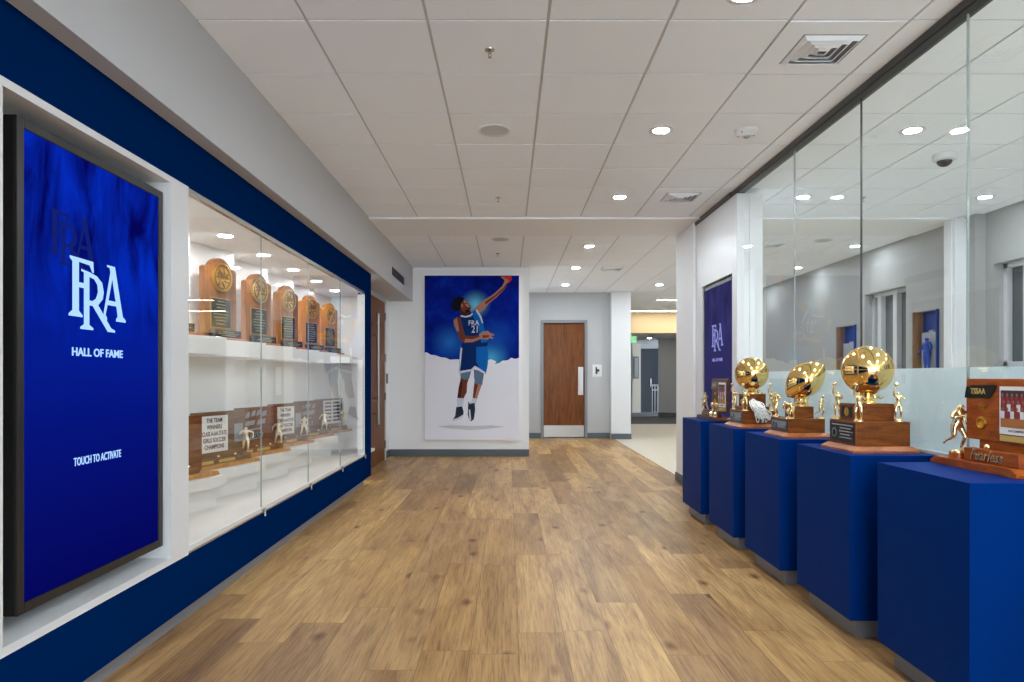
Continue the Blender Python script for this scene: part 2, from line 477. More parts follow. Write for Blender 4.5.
# ------------------------------------------------------------------ figures: one continuous skinned body
FIG = {}
def body_mesh(key, J, mt):
    """J: joint positions in units of the standing height, z up, facing -y; returns a unit-height mesh grown over the skeleton"""
    if key in FIG: return FIG[key]
    vs = []; es = []; rs = []
    idx = {}
    def V(n, p, r):
        idx[n] = len(vs); vs.append(p); rs.append(r); return idx[n]
    def E(a, b): es.append((idx[a], idx[b]))
    V('pelvis', J['pelvis'], .072); V('waist', J['waist'], .062); V('chest', J['chest'], .085); V('neckbase', J['neckbase'], .05)
    V('neck', J['neck'], .03); V('head', J['head'], .05); V('crown', J['crown'], .042)
    for a, b in (('pelvis', 'waist'), ('waist', 'chest'), ('chest', 'neckbase'), ('neckbase', 'neck'), ('neck', 'head'), ('head', 'crown')): E(a, b)
    for sd in 'lr':
        V('sh' + sd, J['sh' + sd], .040); V('el' + sd, J['el' + sd], .027); V('wr' + sd, J['wr' + sd], .018); V('ha' + sd, J['ha' + sd], .020)
        E('neckbase', 'sh' + sd); E('sh' + sd, 'el' + sd); E('el' + sd, 'wr' + sd); E('wr' + sd, 'ha' + sd)
        w_, h_ = Vector(J['wr' + sd]), Vector(J['ha' + sd])
        d = (h_ - w_).normalized(); q = d.orthogonal().normalized()
        for k in range(3):                                   # fingers and a thumb leaving the palm
            ang = (-.5, .15, 1.25)[k]
            t = h_ + (d * math.cos(ang) + q * math.sin(ang)) * (.04, .045, .03)[k]
            V('f%s%d' % (sd, k), tuple(t), .008); E('ha' + sd, 'f%s%d' % (sd, k))
        V('hip' + sd, J['hip' + sd], .058); V('kn' + sd, J['kn' + sd], .040); V('ca' + sd, tuple(Vector(J['kn' + sd]).lerp(Vector(J['an' + sd]), .35)), .038)
        V('an' + sd, J['an' + sd], .022); V('toe' + sd, J['toe' + sd], .020)
        E('pelvis', 'hip' + sd); E('hip' + sd, 'kn' + sd); E('kn' + sd, 'ca' + sd); E('ca' + sd, 'an' + sd); E('an' + sd, 'toe' + sd)
    me = bpy.data.meshes.new(key)
    me.from_pydata(vs, es, [])
    o = bpy.data.objects.new(key, me); C.objects.link(o)
    sk = o.modifiers.new('skin', 'SKIN'); sk.use_smooth_shade = True
    if not me.skin_vertices: me.attributes  # layer is made with the modifier
    lay = me.skin_vertices[0].data
    for i, r in enumerate(rs):
        lay[i].radius = (r, r); lay[i].use_root = (i == 0)
    sb = o.modifiers.new('sub', 'SUBSURF'); sb.levels = 1; sb.render_levels = 1
    dg = bpy.context.evaluated_depsgraph_get()
    out = bpy.data.meshes.new_from_object(o.evaluated_get(dg))
    bpy.data.objects.remove(o)
    zmin = min(v.co.z for v in out.vertices)
    out.transform(Matrix.Translation((0, 0, -zmin)))
    for p in out.polygons: p.use_smooth = True
    out.materials.clear(); out.materials.append(mt)
    FIG[key] = out
    return out

def pose(**kw):
    J = dict(pelvis=(0, 0, .53), waist=(0, 0, .62), chest=(0, 0, .73), neckbase=(0, 0, .81), neck=(0, 0, .855), head=(0, -.008, .905), crown=(0, 0, .955),
             shl=(.105, 0, .80), ell=(.14, .01, .64), wrl=(.15, -.02, .50), hal=(.15, -.03, .455), shr=(-.105, 0, .80), elr=(-.14, .01, .64), wrr=(-.15, -.02, .50), har=(-.15, -.03, .455),
             hipl=(.055, 0, .49), knl=(.062, -.01, .28), anl=(.065, .01, .05), toel=(.07, -.07, .02), hipr=(-.055, 0, .49), knr=(-.062, -.01, .28), anr=(-.065, .01, .05), toer=(-.07, -.07, .02))
    J.update(kw); return J
POSES = {
 'standing': pose(ell=(.17, .0, .65), wrl=(.16, -.09, .53), hal=(.15, -.12, .51), elr=(-.17, 0, .65), wrr=(-.16, -.09, .53), har=(-.15, -.12, .51)),
 'shooter': pose(shr=(-.10, 0, .83), elr=(-.12, -.05, .97), wrr=(-.08, -.07, 1.10), har=(-.07, -.07, 1.14), ell=(.17, -.04, .68), wrl=(.13, -.16, .72), hal=(.12, -.19, .74), knl=(.07, -.03, .28), knr=(-.07, -.03, .28)),
 'dribbler': pose(elr=(-.19, .04, .66), wrr=(-.20, -.12, .60), har=(-.20, -.16, .58), ell=(.16, .05, .65), wrl=(.12, -.1, .60), hal=(.1, -.14, .60), knl=(.08, -.10, .30), anl=(.08, -.02, .06), toel=(.08, -.10, .03), knr=(-.08, .02, .27), anr=(-.1, .1, .06), toer=(-.11, .03, .02)),
 'lineman': pose(pelvis=(0, .10, .40), waist=(0, .02, .45), chest=(0, -.09, .50), neckbase=(0, -.17, .53), neck=(0, -.21, .55), head=(0, -.26, .57), crown=(0, -.30, .60),
                 shl=(.11, -.15, .52), ell=(.15, -.16, .36), wrl=(.12, -.20, .20), hal=(.12, -.22, .16), shr=(-.11, -.15, .52), elr=(-.16, -.14, .37), wrr=(-.12, -.02, .30), har=(-.10, -.06, .29),
                 hipl=(.06, .10, .38), knl=(.11, -.04, .24), anl=(.10, .08, .05), toel=(.11, .0, .02), hipr=(-.06, .10, .38), knr=(-.11, .02, .22), anr=(-.11, .16, .06), toer=(-.12, .09, .02)),
 'runner': pose(pelvis=(0, .01, .53), waist=(0, 0, .62), chest=(0, -.025, .73), neckbase=(0, -.035, .81), neck=(0, -.045, .855), head=(0, -.06, .905), crown=(0, -.055, .955),
                shl=(.11, -.05, .79), ell=(.21, .07, .74), wrl=(.21, .04, .60), hal=(.20, .02, .56), shr=(-.11, -.03, .80), elr=(-.18, -.04, .68), wrr=(-.13, -.15, .71), har=(-.11, -.185, .73),
                hipl=(.055, 0, .49), knl=(.06, -.09, .30), anl=(.05, -.02, .07), toel=(.05, -.10, .02), hipr=(-.055, .02, .49), knr=(-.065, .01, .29), anr=(-.07, .15, .20), toer=(-.075, .19, .13)),
 'batter': pose(waist=(0, -.02, .61), chest=(0, -.06, .72), neckbase=(0, -.09, .79), neck=(0, -.12, .83), head=(0, -.15, .87), crown=(0, -.16, .92), shl=(.11, -.06, .77), shr=(-.11, -.07, .77),
                ell=(.15, -.04, .62), wrl=(.08, -.2, .55), hal=(.05, -.24, .54), elr=(-.16, -.02, .62), wrr=(-.05, -.19, .56), har=(-.02, -.23, .55), knl=(.09, -.06, .28), anl=(.12, .02, .05), toel=(.13, -.05, .02), knr=(-.09, -.06, .28), anr=(-.12, .02, .05), toer=(-.13, -.05, .02)),
}
def figure(parent, kind, h, loc, rz, mt=None, name='figure', ball=False):
    me = body_mesh('figure_' + kind, POSES[kind], M['palegold'])
    if mt and mt is not M['palegold']:
        me = me.copy(); me.materials.clear(); me.materials.append(mt)
    o = bpy.data.objects.new(name, me); C.objects.link(o)
    o.location = loc; o.rotation_euler = (0, 0, rz); o.scale = (h * 1.25, h * 1.25, h); o.parent = parent
    if ball:
        b = MB().sphere((-.06, -.075, 1.22), .066, nu=12, nv=8)
        if kind == 'dribbler': b = MB().sphere((-.2, -.17, .50), .06, nu=12, nv=8)
        q = b.build('ball', M['palegold'], o, True)
    return o

# ================================================================== THE SETTING
CZ = 3.105           # ceiling
BX = -1.66           # face of the blue display wall
def box_obj(name, m, *b, parent=None, bevel=0.0):
    return MB().box(*b).build(name, m, parent, bevel=bevel)

fl = struct(box_obj('floor', floor_material(), -2.9, 2.22, -5.2, 14.9, -.05, 0))
struct(box_obj('floor_hall', M['beige'], 2.222, 8.2, -5.2, 18.9, -.05, 0))
struct(box_obj('floor_corridor', M['carpet'], 2.222, 9.2, 18.9, 27.5, -.05, 0))
struct(box_obj('trim_1', M['alu'], 2.215, 2.23, 8.66, 14.3, 0, .003))

# suspended ceiling: lay-in tiles with a reveal around each, one mesh
def tiles(name, x0, x1, y0, y1, gx, gy, z):
    mb = MB()
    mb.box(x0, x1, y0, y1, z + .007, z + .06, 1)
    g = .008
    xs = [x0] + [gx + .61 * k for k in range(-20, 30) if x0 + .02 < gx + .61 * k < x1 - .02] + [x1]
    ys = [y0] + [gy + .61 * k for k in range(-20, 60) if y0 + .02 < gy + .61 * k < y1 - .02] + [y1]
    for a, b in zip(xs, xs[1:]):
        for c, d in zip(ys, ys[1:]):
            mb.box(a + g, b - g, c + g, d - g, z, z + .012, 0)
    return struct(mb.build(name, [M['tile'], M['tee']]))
tiles('ceiling', -1.575, 5.26, -5.0, 7.68, .202, 3.43, CZ)
tiles('ceiling_rear', -1.575, 5.26, 8.60, 14.6, .202, 8.60, CZ)
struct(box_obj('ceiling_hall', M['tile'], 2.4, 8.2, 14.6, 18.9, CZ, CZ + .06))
mb = MB(); mb.box(-1.575, 5.26, 7.68, 8.60, CZ - .012, CZ + .06); mb.box(-1.575, 5.26, 7.665, 7.69, CZ - .02, CZ + .05)
struct(mb.build('ceiling_band', M['wall_brightened']))
struct(box_obj('ceiling_corridor', M['soffit'], 2.4, 9.2, 19.1, 27.5, 2.53, 2.59))
struct(box_obj('wall_bulkhead', M['cream'], 2.4, 9.2, 18.9, 19.1, 2.53, CZ + .06))

# dropped soffit over the left side
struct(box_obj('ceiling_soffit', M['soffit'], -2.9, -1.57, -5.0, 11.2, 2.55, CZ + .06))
s = thing('air_grille', 'black slot air grille in the soffit face above the tall wooden pull door', 'air grille')
MB().box(-1.57, -1.562, 9.22, 10.24, 2.69, 2.80).build('grille_frame', M['black'], s)
mb = MB()
for k in range(4): mb.box(-1.562, -1.556, 9.25, 10.21, 2.705 + k * .025, 2.713 + k * .025)
mb.build('louver', M['charcoal'], s)

# blue display wall, one structure with the two openings left free
mb = MB()
mb.box(BX - .06, BX, -5.0, 8.24, 2.29, 2.55)                 # band over the openings
mb.box(BX - .06, BX, -5.0, 8.24, .115, .385)                 # band under them
mb.box(BX - .08, BX, 7.89, 8.24, .385, 2.29)                 # far end
mb.box(BX - .06, BX, -5.0, 2.19, .385, 2.29)                 # near end, behind the camera's edge
struct(mb.build('wall_left', M['blue']))
struct(box_obj('baseboard_left', M['toe'], -1.80, -1.745, -5.0, 8.22, 0, .115))
# white lining of the screen recess
mb = MB()
mb.box(-1.86, BX + .002, 2.19, 3.53, 2.262, 2.292)
mb.box(-1.86, BX + .002, 2.19, 3.53, .383, .415)
mb.box(-1.86, BX + .002, 2.19, 2.232, .415, 2.262)
mb.box(-1.86, BX + .002, 3.345, 3.53, .415, 2.262)
mb.box(-1.90, -1.86, 2.19, 3.53, .383, 2.292)
struct(mb.build('trim_2', M['white']))
# recess beyond the display wall, with its door
struct(box_obj('wall_left_recess', M['wall_brightened'], -2.5, -1.96, 8.54, 11.2, 0, 2.55))
struct(box_obj('baseboard_recess', M['base'], -1.96, -1.945, 10.83, 11.2, 0, .115))
# wall that carries the poster
struct(box_obj('wall_back', M['wall_brightened'], -2.5, .346, 11.2, 14.5, 0, CZ + .06))
struct(box_obj('baseboard_back', M['base'], -1.945, .346, 11.185, 11.2, 0, .115))
# far wall with the single door
mb = MB()
mb.box(.346, .70, 14.5, 14.7, 0, CZ + .06); mb.box(1.69, 2.17, 14.5, 14.7, 0, CZ + .06); mb.box(.70, 1.69, 14.5, 14.7, 2.52, CZ + .06)
mb.box(.70, 1.69, 14.66, 14.7, 0, 2.52)
struct(mb.build('wall_far', M['wall']))
mb = MB(); mb.box(.346, .70, 14.485, 14.5, 0, .115); mb.box(1.69, 2.17, 14.485, 14.5, 0, .115)
struct(mb.build('baseboard_far', M['base']))
struct(box_obj('column_far', M['white'], 2.17, 2.58, 14.28, 14.70, 0, CZ + .02))
mb = MB(); mb.box(2.165, 2.59, 14.265, 14.28, 0, .115)
struct(mb.build('baseboard_column', M['base']))
# portal wall to the right, column beyond it
WX = 2.17
mb = MB()
mb.box(WX, WX + .12, 6.45, 6.585, 0, 3.05); mb.box(WX, WX + .12, 7.61, 7.86, 0, 3.05)
mb.box(WX, WX + .12, 6.585, 7.61, 2.31, 3.05); mb.box(WX, WX + .12, 6.585, 7.61, 0, .40)
mb.box(WX + .11, WX + .125, 6.585, 7.61, .40, 2.31)
mb.box(WX + .125, WX + .25, 6.46, 7.86, 0, 3.05)
struct(mb.build('wall_right_portal', M['white'], bevel=.003))
struct(box_obj('column_portal', M['wall_brightened'], WX - .03, WX + .26, 7.865, 8.65, 0, CZ - .013, bevel=.004))
mb = MB(); mb.box(WX - .04, WX + .27, 8.65, 8.66, 0, .10); mb.box(WX - .042, WX - .03, 7.87, 8.66, 0, .10)
struct(mb.build('baseboard_portal', M['base']))

# ------------------------------------------------------------------ side room behind the glass
RX = 5.27
def pane_wall(name, x, ys, holes, m, depth=.2):
    """wall in the plane x, facing -x, from ys[0] to ys[1] with rectangular holes (y0, y1, z0, z1)"""
    mb = MB(); cur = ys[0]
    for y0, y1, z0, z1 in sorted(holes):
        mb.box(x, x + depth, cur, y0, 0, CZ + .06)
        if z0 > 0: mb.box(x, x + depth, y0, y1, 0, z0)
        mb.box(x, x + depth, y0, y1, z1, CZ + .06)
        cur = y1
    mb.box(x, x + depth, cur, ys[1], 0, CZ + .06)
    return struct(mb.build(name, m))
pane_wall('wall_right', RX, (-5.0, 7.50), [(4.6, 7.38, 1.42, 2.53), (.4, 3.2, 1.42, 2.53)], M['sidewall'])
RX2 = 5.15
pane_wall('wall_right_rear', RX2, (7.50, 14.3), [(8.80, 9.82, 1.36, 2.49), (8.12, 8.62, .9, 2.12), (10.05, 10.62, .9, 2.08)], M['sidewall'], .22)
def window(name, x, y0, y1, z0, z1, bars):
    o = struct(MB().box(x + .17, x + .18, y0, y1, z0, z1).build(name, M['night']))
    mb = MB()
    for a, b in ((y0, y0 + .05), (y1 - .05, y1)): mb.box(x + .11, x + .168, a, b, z0, z1)
    mb.box(x + .11, x + .168, y0, y1, z1 - .05, z1); mb.box(x + .11, x + .168, y0, y1, z0, z0 + .05)
    for f in bars:
        c = y0 + (y1 - y0) * f; mb.box(x + .10, x + .168, c - .045, c + .045, z0, z1)
    mb.build('window_frame', M['soffit'], o)
    return o
window('window_1', RX, 4.6, 7.38, 1.42, 2.53, (.3, .6, .88))
window('window_2', RX2, 8.80, 9.82, 1.36, 2.49, (.42, .8))
window('window_3', RX, .4, 3.2, 1.42, 2.53, (.33, .66))
struct(MB().box(5.01, 5.14, 7.62, 7.82, 0, CZ - .02).box(4.99, 5.01, 7.66, 7.78, 0, CZ - .02).build('column_side', M['white'], bevel=.006))
struct(box_obj('wall_side_end', M['wall'], 5.15, 8.2, 14.3, 14.5, 0, CZ + .06))

# corridor beyond the opening
struct(box_obj('wall_hall_left', M['wall'], 2.40, 2.58, 14.7, 27.3, 0, CZ + .06))
mb = MB()
mb.box(2.58, 4.88, 25.0, 25.2, 0, 2.53); mb.box(5.72, 9.2, 25.0, 25.2, 0, 2.53); mb.box(4.88, 5.72, 25.0, 25.2, 2.36, 2.53); mb.box(4.88, 5.72, 25.6, 25.7, 0, 2.4, 1)
struct(mb.build('wall_corridor_end', [M['wall'], M['slate']]))
struct(box_obj('wall_corridor_cream', M['stone'], 4.55, 4.86, 24.9, 25.0, 0, 2.53))
struct(MB().prism([(4.95, 22.4), (9.2, 20.2), (9.2, 20.4), (5.0, 22.6)], 0, 2.53, 'z').build('wall_corridor_right', M['wall']))
struct(MB().prism([(4.94, 22.38), (9.19, 20.18), (9.2, 20.2), (4.95, 22.4)], 0, .14, 'z').build('baseboard_corridor', M['base']))
struct(box_obj('wall_hall_right', M['wall'], 8.2, 8.4, 14.5, 20.7, 0, CZ + .06))
o = struct(MB().box(4.90, 5.30, 25.02, 25.07, .02, 2.34).build('door_3', M['slate']))
MB().tube([(5.25, 25.0, .95), (5.25, 25.0, 1.25)], .015).build('door_handle', M['steel'], o)
s = thing('railing', 'white metal railing in the dark corridor doorway', 'railing', (0, 0, 0))
mb = MB()
mb.tube([(5.33, 25.3, 1.0), (5.70, 25.3, 1.0)], .03); mb.tube([(5.33, 25.3, .82), (5.70, 25.3, .82)], .02)
mb.build('rail', M['white'], s)
mb = MB()
for k in range(4): mb.tube([(5.36 + k * .105, 25.3, 0), (5.36 + k * .105, 25.3, 1.0)], .018)
mb.build('post', M['white'], s)
s = thing('wall_picture', 'dark framed picture on the cream wall beside the corridor doorway', 'picture')
MB().box(4.60, 4.78, 24.86, 24.9, 1.25, 2.05).build('frame', M['slate'], s)
MB().box(4.62, 4.76, 24.852, 24.86, 1.28, 2.02).build('print', M['grey'], s)
s = thing('exit_sign', 'green lit exit sign hanging under the corridor ceiling', 'exit sign', (3.50, 19.35, 2.53))
MB().box(-.02, .02, -.02, .02, -.06, 0).build('mount', M['white'], s)
MB().box(-.15, .15, -.025, .025, -.25, -.06).build('face', M['green'], s, bevel=.006)
text('lettering', 'EXIT', .17, s, (0, -.027, -.155), M['paper'], .003)

# rear wall behind the camera with window openings enlarged to let in the raised world fill
mb = MB()
mb.box(-2.9, RX + .2, -5.2, -5.0, 0, .3); mb.box(-2.9, RX + .2, -5.2, -5.0, 2.7, CZ + .06)
for a, b in ((-2.9, -1.9), (.4, .5), (2.3, 2.4), (4.6, RX + .2)): mb.box(a, b, -5.2, -5.0, .3, 2.7)
struct(mb.build('wall_rear', M['wall']))

# ------------------------------------------------------------------ doors
o = struct(MB().box(-1.955, -1.935, 8.75, 10.68, .01, 2.47).build('door_1', M['door'], bevel=.002))
mb = MB(); mb.box(-1.96, -1.925, 10.68, 10.75, 0, 2.54); mb.box(-1.96, -1.925, 8.66, 8.75, 0, 2.54); mb.box(-1.96, -1.925, 8.66, 10.75, 2.47, 2.54)
mb.build('door_frame', M['soffit'], o)
mb = MB(); mb.tube([(-1.87, 9.80, .62), (-1.87, 9.80, 2.22)], .02, 10)
for z in (.78, 1.0, 1.9, 2.08): mb.tube([(-1.936, 9.80, z), (-1.87, 9.80, z)], .012, 8)
mb.build('door_handle', M['steel'], o, 'auto')
for z in (.25, 1.0, 1.6, 2.25):
    MB().box(-1.936, -1.915, 10.655, 10.70, z - .06, z + .06).build('hinge', M['alu'], o)
mb = MB().box(-1.945, -1.93, 9.98, 10.05, 1.12, 1.32)
s = tag(MB().box(-1.96, -1.935, 10.90, 10.98, 1.20, 1.36).build('card_reader', M['black'], bevel=.004), 'small black card reader on the wall beside the tall pull door', 'card reader')

o = struct(MB().box(.755, 1.635, 14.55, 14.595, .01, 2.46).build('door_2', M['door'], bevel=.002))
mb = MB(); mb.box(.70, .755, 14.47, 14.62, 0, 2.52); mb.box(1.635, 1.69, 14.47, 14.62, 0, 2.52); mb.box(.755, 1.635, 14.47, 14.62, 2.46, 2.52)
mb.build('door_frame', M['toe'], o)
MB().box(.765, 1.625, 14.543, 14.55, .02, .27).build('kick_plate', M['steel'], o)
mb = MB(); mb.box(1.50, 1.61, 14.535, 14.55, .92, 1.52); mb.box(1.535, 1.60, 14.49, 14.505, 1.0, 1.42)
for z in (1.02, 1.38): mb.box(1.55, 1.585, 14.50, 14.54, z, z + .03)
mb.build('pull_plate', M['white'], o, bevel=.006)
s = thing('wall_phone', 'white wall plate with a small dark handset right of the single wooden door', 'wall phone', (1.90, 14.5, 1.44))
MB().box(-.10, .10, -.012, 0, -.13, .13).build('plate', M['white'], s, bevel=.004)
MB().prism([(-.035, -.07), (.0, -.07), (.0, -.02), (.045, -.02), (.045, .03), (.0, .03), (-.01, .08), (-.035, .08)], -.045, -.012, 'y').build('handset', M['charcoal'], s, bevel=.004)

# ------------------------------------------------------------------ ceiling fittings
def downlight(label, x, y, group, z=CZ, kind='lens', first={}):
    if kind not in first:
        t = thing('recessed_downlight', label, 'ceiling light', (x, y, z), 0, group)
        MB().lathe([(.056, 0), (.056, -.004), (.076, -.006), (.088, -.002), (.088, 0)], n=28).build('trim_ring', M['white'], t, 'auto')
        MB().lathe([(0, -.0045), (.055, -.0045), (.055, -.0005), (0, -.0005)], n=28).build('lens', M[kind], t)
        first[kind] = t
        return t
    return dup(first[kind], (x, y, z), None, label)
ORD = ['first', 'second', 'third', 'fourth', 'fifth', 'sixth', 'seventh']
ys_vis = [3.20, 4.96, 6.80, 9.35, 11.2, 13.25]
for k, y in enumerate(ys_vis):
    downlight('round lit downlight in the aisle ceiling, %s counting from the camera' % ORD[k], 1.117, y, 'aisle downlights')
ys_r = [3.20, 4.96, 6.80, 9.35, 11.2, 13.25]
for k, y in enumerate(ys_r):
    downlight('round lit downlight behind the glass partition, %s one back in the row just past it' % ORD[k], 2.95, y, 'aisle downlights')
    downlight('round lit downlight along the side room wall with windows, %s one back' % ORD[k], 4.77, y, 'aisle downlights', kind='lens_low')
for y in (1.35, -.5, -2.3, -4.1):
    for x in (1.117, 2.95, 4.77):
        downlight('round lit downlight in the ceiling behind the viewpoint', x, y, 'aisle downlights')
for k, (x, y) in enumerate([(7.4, 15.6), (7.4, 17.4)]):
    downlight('round lit downlight in the hall ceiling past the far column, %s one' % ('nearer' if k == 0 else 'further'), x, y, 'aisle downlights')
for k, (x, y) in enumerate([(4.45, 21.4), (5.35, 20.4)]):
    t = thing('corridor_downlight', 'small lit downlight in the low corridor ceiling, %s one' % ('deeper' if k == 0 else 'nearer'), 'ceiling light', (x, y, 2.53), 0, 'corridor downlights')
    MB().lathe([(.07, 0), (.07, -.004), (.10, -.005), (.10, 0)], n=24).build('trim_ring', M['white'], t, 'auto')
    MB().lathe([(0, -.004), (.069, -.004), (.069, -.0005), (0, -.0005)], n=24).build('lens', M['smalllens'], t)
for k, (x0, x1, y, wd) in enumerate([(3.42, 5.4, 15.7, .16), (3.30, 6.6, 18.35, .2)]):
    t = thing('linear_light', ('long lit strip light in the hall ceiling, the one nearer the white column', 'long lit strip light in the hall ceiling just before the cream bulkhead')[k], 'strip light', (0, y, CZ), 0, 'hall strip lights')
    MB().box(x0, x1, -wd / 2, wd / 2, -.02, 0).build('housing', M['white'], t)
    MB().box(x0 + .03, x1 - .03, -wd / 2 + .02, wd / 2 - .02, -.026, -.02).build('diffuser', M['cove'], t)

def air_diffuser(label, x, y):
    t = thing('air_diffuser', label, 'ceiling vent', (x, y, CZ), 0, 'square ceiling air diffusers')
    mb = MB(); mb.box(-.295, .295, -.295, -.17, -.004, 0); mb.box(-.295, .295, .17, .295, -.004, 0); mb.box(-.295, -.17, -.17, .17, -.004, 0); mb.box(.17, .295, -.17, .17, -.004, 0)
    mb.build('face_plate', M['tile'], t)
    MB().box(-.17, .17, -.17, .17, -.0015, 0).build('throat', M['grey'], t)
    for k in range(4):
        r = .16 - k * .038
        mb = MB()
        sec = [(r, -.004), (r - .022, -.022), (r - .025, -.020), (r - .004, -.002)]
        for j in range(4):
            R = Matrix.Rotation(j * PI / 2, 4, 'Z')
            vs = []
            for (q, z) in sec: vs += [(-q, -q, z), (q, -q, z)]
            fs = [(0, 1, 3, 2), (2, 3, 5, 4), (4, 5, 7, 6), (6, 7, 1, 0)]
            mb.add(vs, fs, 0, R)
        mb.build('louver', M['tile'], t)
    return t
a0 = air_diffuser('square louvred air diffuser in the aisle ceiling nearest the glass track and camera', 1.722, 3.735)
dup(a0, (1.722, 6.79, CZ), None, 'square louvred air diffuser in the aisle ceiling just before the plain band')
dup(a0, (1.722, 11.25, CZ), None, 'square louvred air diffuser in the ceiling past the plain band near the far door')
dup(a0, (3.56, 9.2, CZ), None, 'square louvred air diffuser seen through the glass beyond the band')
dup(a0, (4.25, 17.3, CZ), None, 'square louvred air diffuser in the hall ceiling between two strip lights')

def speaker(label, x, y):
    t = thing('ceiling_speaker', label, 'speaker', (x, y, CZ), 0, 'round ceiling speakers')
    MB().lathe([(.102, 0), (.102, -.006), (.118, -.006), (.120, 0)], n=32).build('rim', M['white'], t, 'auto')
    MB().lathe([(0, -.007), (.101, -.005), (.101, -.0005), (0, -.0005)], n=32).build('grille', M['soffit'], t, 'auto')
    return t
s0 = speaker('round grey grilled speaker in the aisle ceiling tiles, nearer one', -.10, 4.96)
dup(s0, (-.10, 8.88, CZ), None, 'round grey grilled speaker in the ceiling just past the plain band')
dup(s0, (4.15, 8.95, CZ), None, 'round grey grilled speaker in the side room ceiling through the glass')
def sprinkler(label, x, y):
    t = thing('fire_sprinkler', label, 'sprinkler', (x, y, CZ), 0, 'ceiling sprinklers')
    MB().lathe([(.0, 0), (.038, 0), (.036, -.006), (.018, -.012), (0, -.012)][::-1], n=20).build('escutcheon', M['alu'], t, 'auto')
    mb = MB(); mb.tube([(0, 0, -.01), (0, 0, -.03)], .009); mb.tube([(-.009, 0, -.03), (-.011, 0, -.042), (0, 0, -.055)], .003); mb.tube([(.009, 0, -.03), (.011, 0, -.042), (0, 0, -.055)], .003)
    mb.lathe([(0, -.058), (.016, -.058), (.016, -.055), (0, -.055)], n=14)
    mb.build('head', M['alu'], t, 'auto')
    return t
p0 = sprinkler('small metal fire sprinkler in the aisle ceiling nearest the camera', -.10, 3.74)
p0.scale = (.75, .75, .75)
dup(p0, (-.10, 6.82, CZ), None, 'small metal fire sprinkler in the aisle ceiling just before the plain band')
dup(p0, (-.15, 9.9, CZ), None, 'small metal fire sprinkler in the ceiling in front of the poster wall')
dup(p0, (3.56, 6.82, CZ), None, 'small metal fire sprinkler in the side room ceiling behind the glass')
t = thing('smoke_detector', 'round white smoke detector with red marks on the ceiling beside the glass track', 'smoke detector', (1.74, 4.96, CZ))
MB().lathe([(.0, -.045), (.04, -.045), (.05, -.034), (.075, -.026), (.085, -.012), (.085, 0), (0, 0)], n=28).build('body', M['white'], t, 'auto')
for a in (.4, 2.3, 3.9): MB().sphere((.068 * math.cos(a), .068 * math.sin(a), -.029), .006, nu=8, nv=6).build('indicator', M['red'], t)
MB().lathe([(0, -.058), (.02, -.055), (.024, -.045), (0, -.044)], n=16).build('sensor', M['grey'], t, 'auto')
t = thing('dome_camera', 'white dome security camera with a dark eye on the side room ceiling', 'security camera', (3.53, 5.5, CZ))
MB().lathe([(.0, -.055), (.062, -.055), (.085, -.045), (.088, 0), (0, 0)], n=28).build('housing', M['white'], t, 'auto')
MB().sphere((0, 0, -.055), .056, nu=20, nv=12, sc=(1, 1, .8)).build('dome', M['black'], t, True)

# ------------------------------------------------------------------ glass partition
GX = 2.205
gp = struct(bpy.data.objects.new('wall_glass', None)); C.objects.link(gp)
MB().box(2.174, 2.25, -5.0, 6.62, 3.064, CZ).box(2.160, 2.25, 6.62, 7.86, 3.064, CZ).build('track', M['bronze'], gp)
MB().box(2.178, 2.25, -5.0, 6.45, 3.052, 3.064).box(2.165, 2.25, 6.45, 7.86, 3.052, 3.064).build('gasket', M['black'], gp)
MB().box(2.17, 2.24, -5.0, 6.445, .90, .925).box(2.19, 2.22, -5.0, 6.445, .0, .90).build('sill', M['white'], gp)
joints = [6.445, 5.245, 4.255, 3.268, 2.28, 1.29, .30, -.69, -1.68, -2.67, -3.66, -4.65]
for a, b in zip(joints, joints[1:]):
    MB().box(GX, GX + .012, b + .0018, a - .0018, .925, 3.05).build('glass_panel', M['glass'], gp)
for j in joints[1:-1]:
    dark = abs(j - 4.255) < .01
    MB().box(GX + .0, GX + .012, j - .0016, j + .0016, .925, 3.05).build('joint', M['black'] if dark else M['edge'], gp)
for a, b in zip(joints, joints[1:]):
    MB().box(GX + .0125, GX + .0135, b + .0018, a - .0018, .925, 1.352).build('frosted_film', M['film'], gp)

# ------------------------------------------------------------------ wall screens
LOGO = {  # outlines in metres on the screen: along the reading direction, up
 'F': [[(-.205, .472), (-.055, .470), (-.052, .425), (-.062, .425), (-.080, .452), (-.148, .455), (-.148, .375), (-.09, .375), (-.09, .355), (-.148, .355), (-.148, .262), (-.125, .246), (-.125, .238), (-.212, .238), (-.212, .246), (-.189, .262), (-.189, .452), (-.205, .463)]],
 'R': [[(-.134, .422), (-.117, .418), (-.117, .211), (-.140, .199), (-.140, .191), (-.055, .191), (-.055, .199), (-.081, .211), (-.081, .290), (-.060, .290), (.045, .191), (.098, .191), (.098, .200), (.070, .208), (-.022, .297), (.010, .325), (.017, .355), (.006, .392), (-.030, .415), (-.075, .424), (-.134, .430)],],
 'Rhole': [(-.081, .405), (-.050, .400), (-.028, .380), (-.024, .350), (-.038, .322), (-.060, .310), (-.081, .310)],
 'A': [[(.040, .474), (.098, .474), (.158, .264), (.180, .250), (.180, .240), (.106, .240), (.106, .250), (.118, .262), (.108, .305), (.044, .305), (.030, .262), (.040, .250), (.040, .240), (.000, .240), (.000, .250), (.014, .262), (.064, .446), (.058, .464), (.040, .466)]],
 'Ahole': [(.051, .325), (.103, .325), (.078, .418)],
}
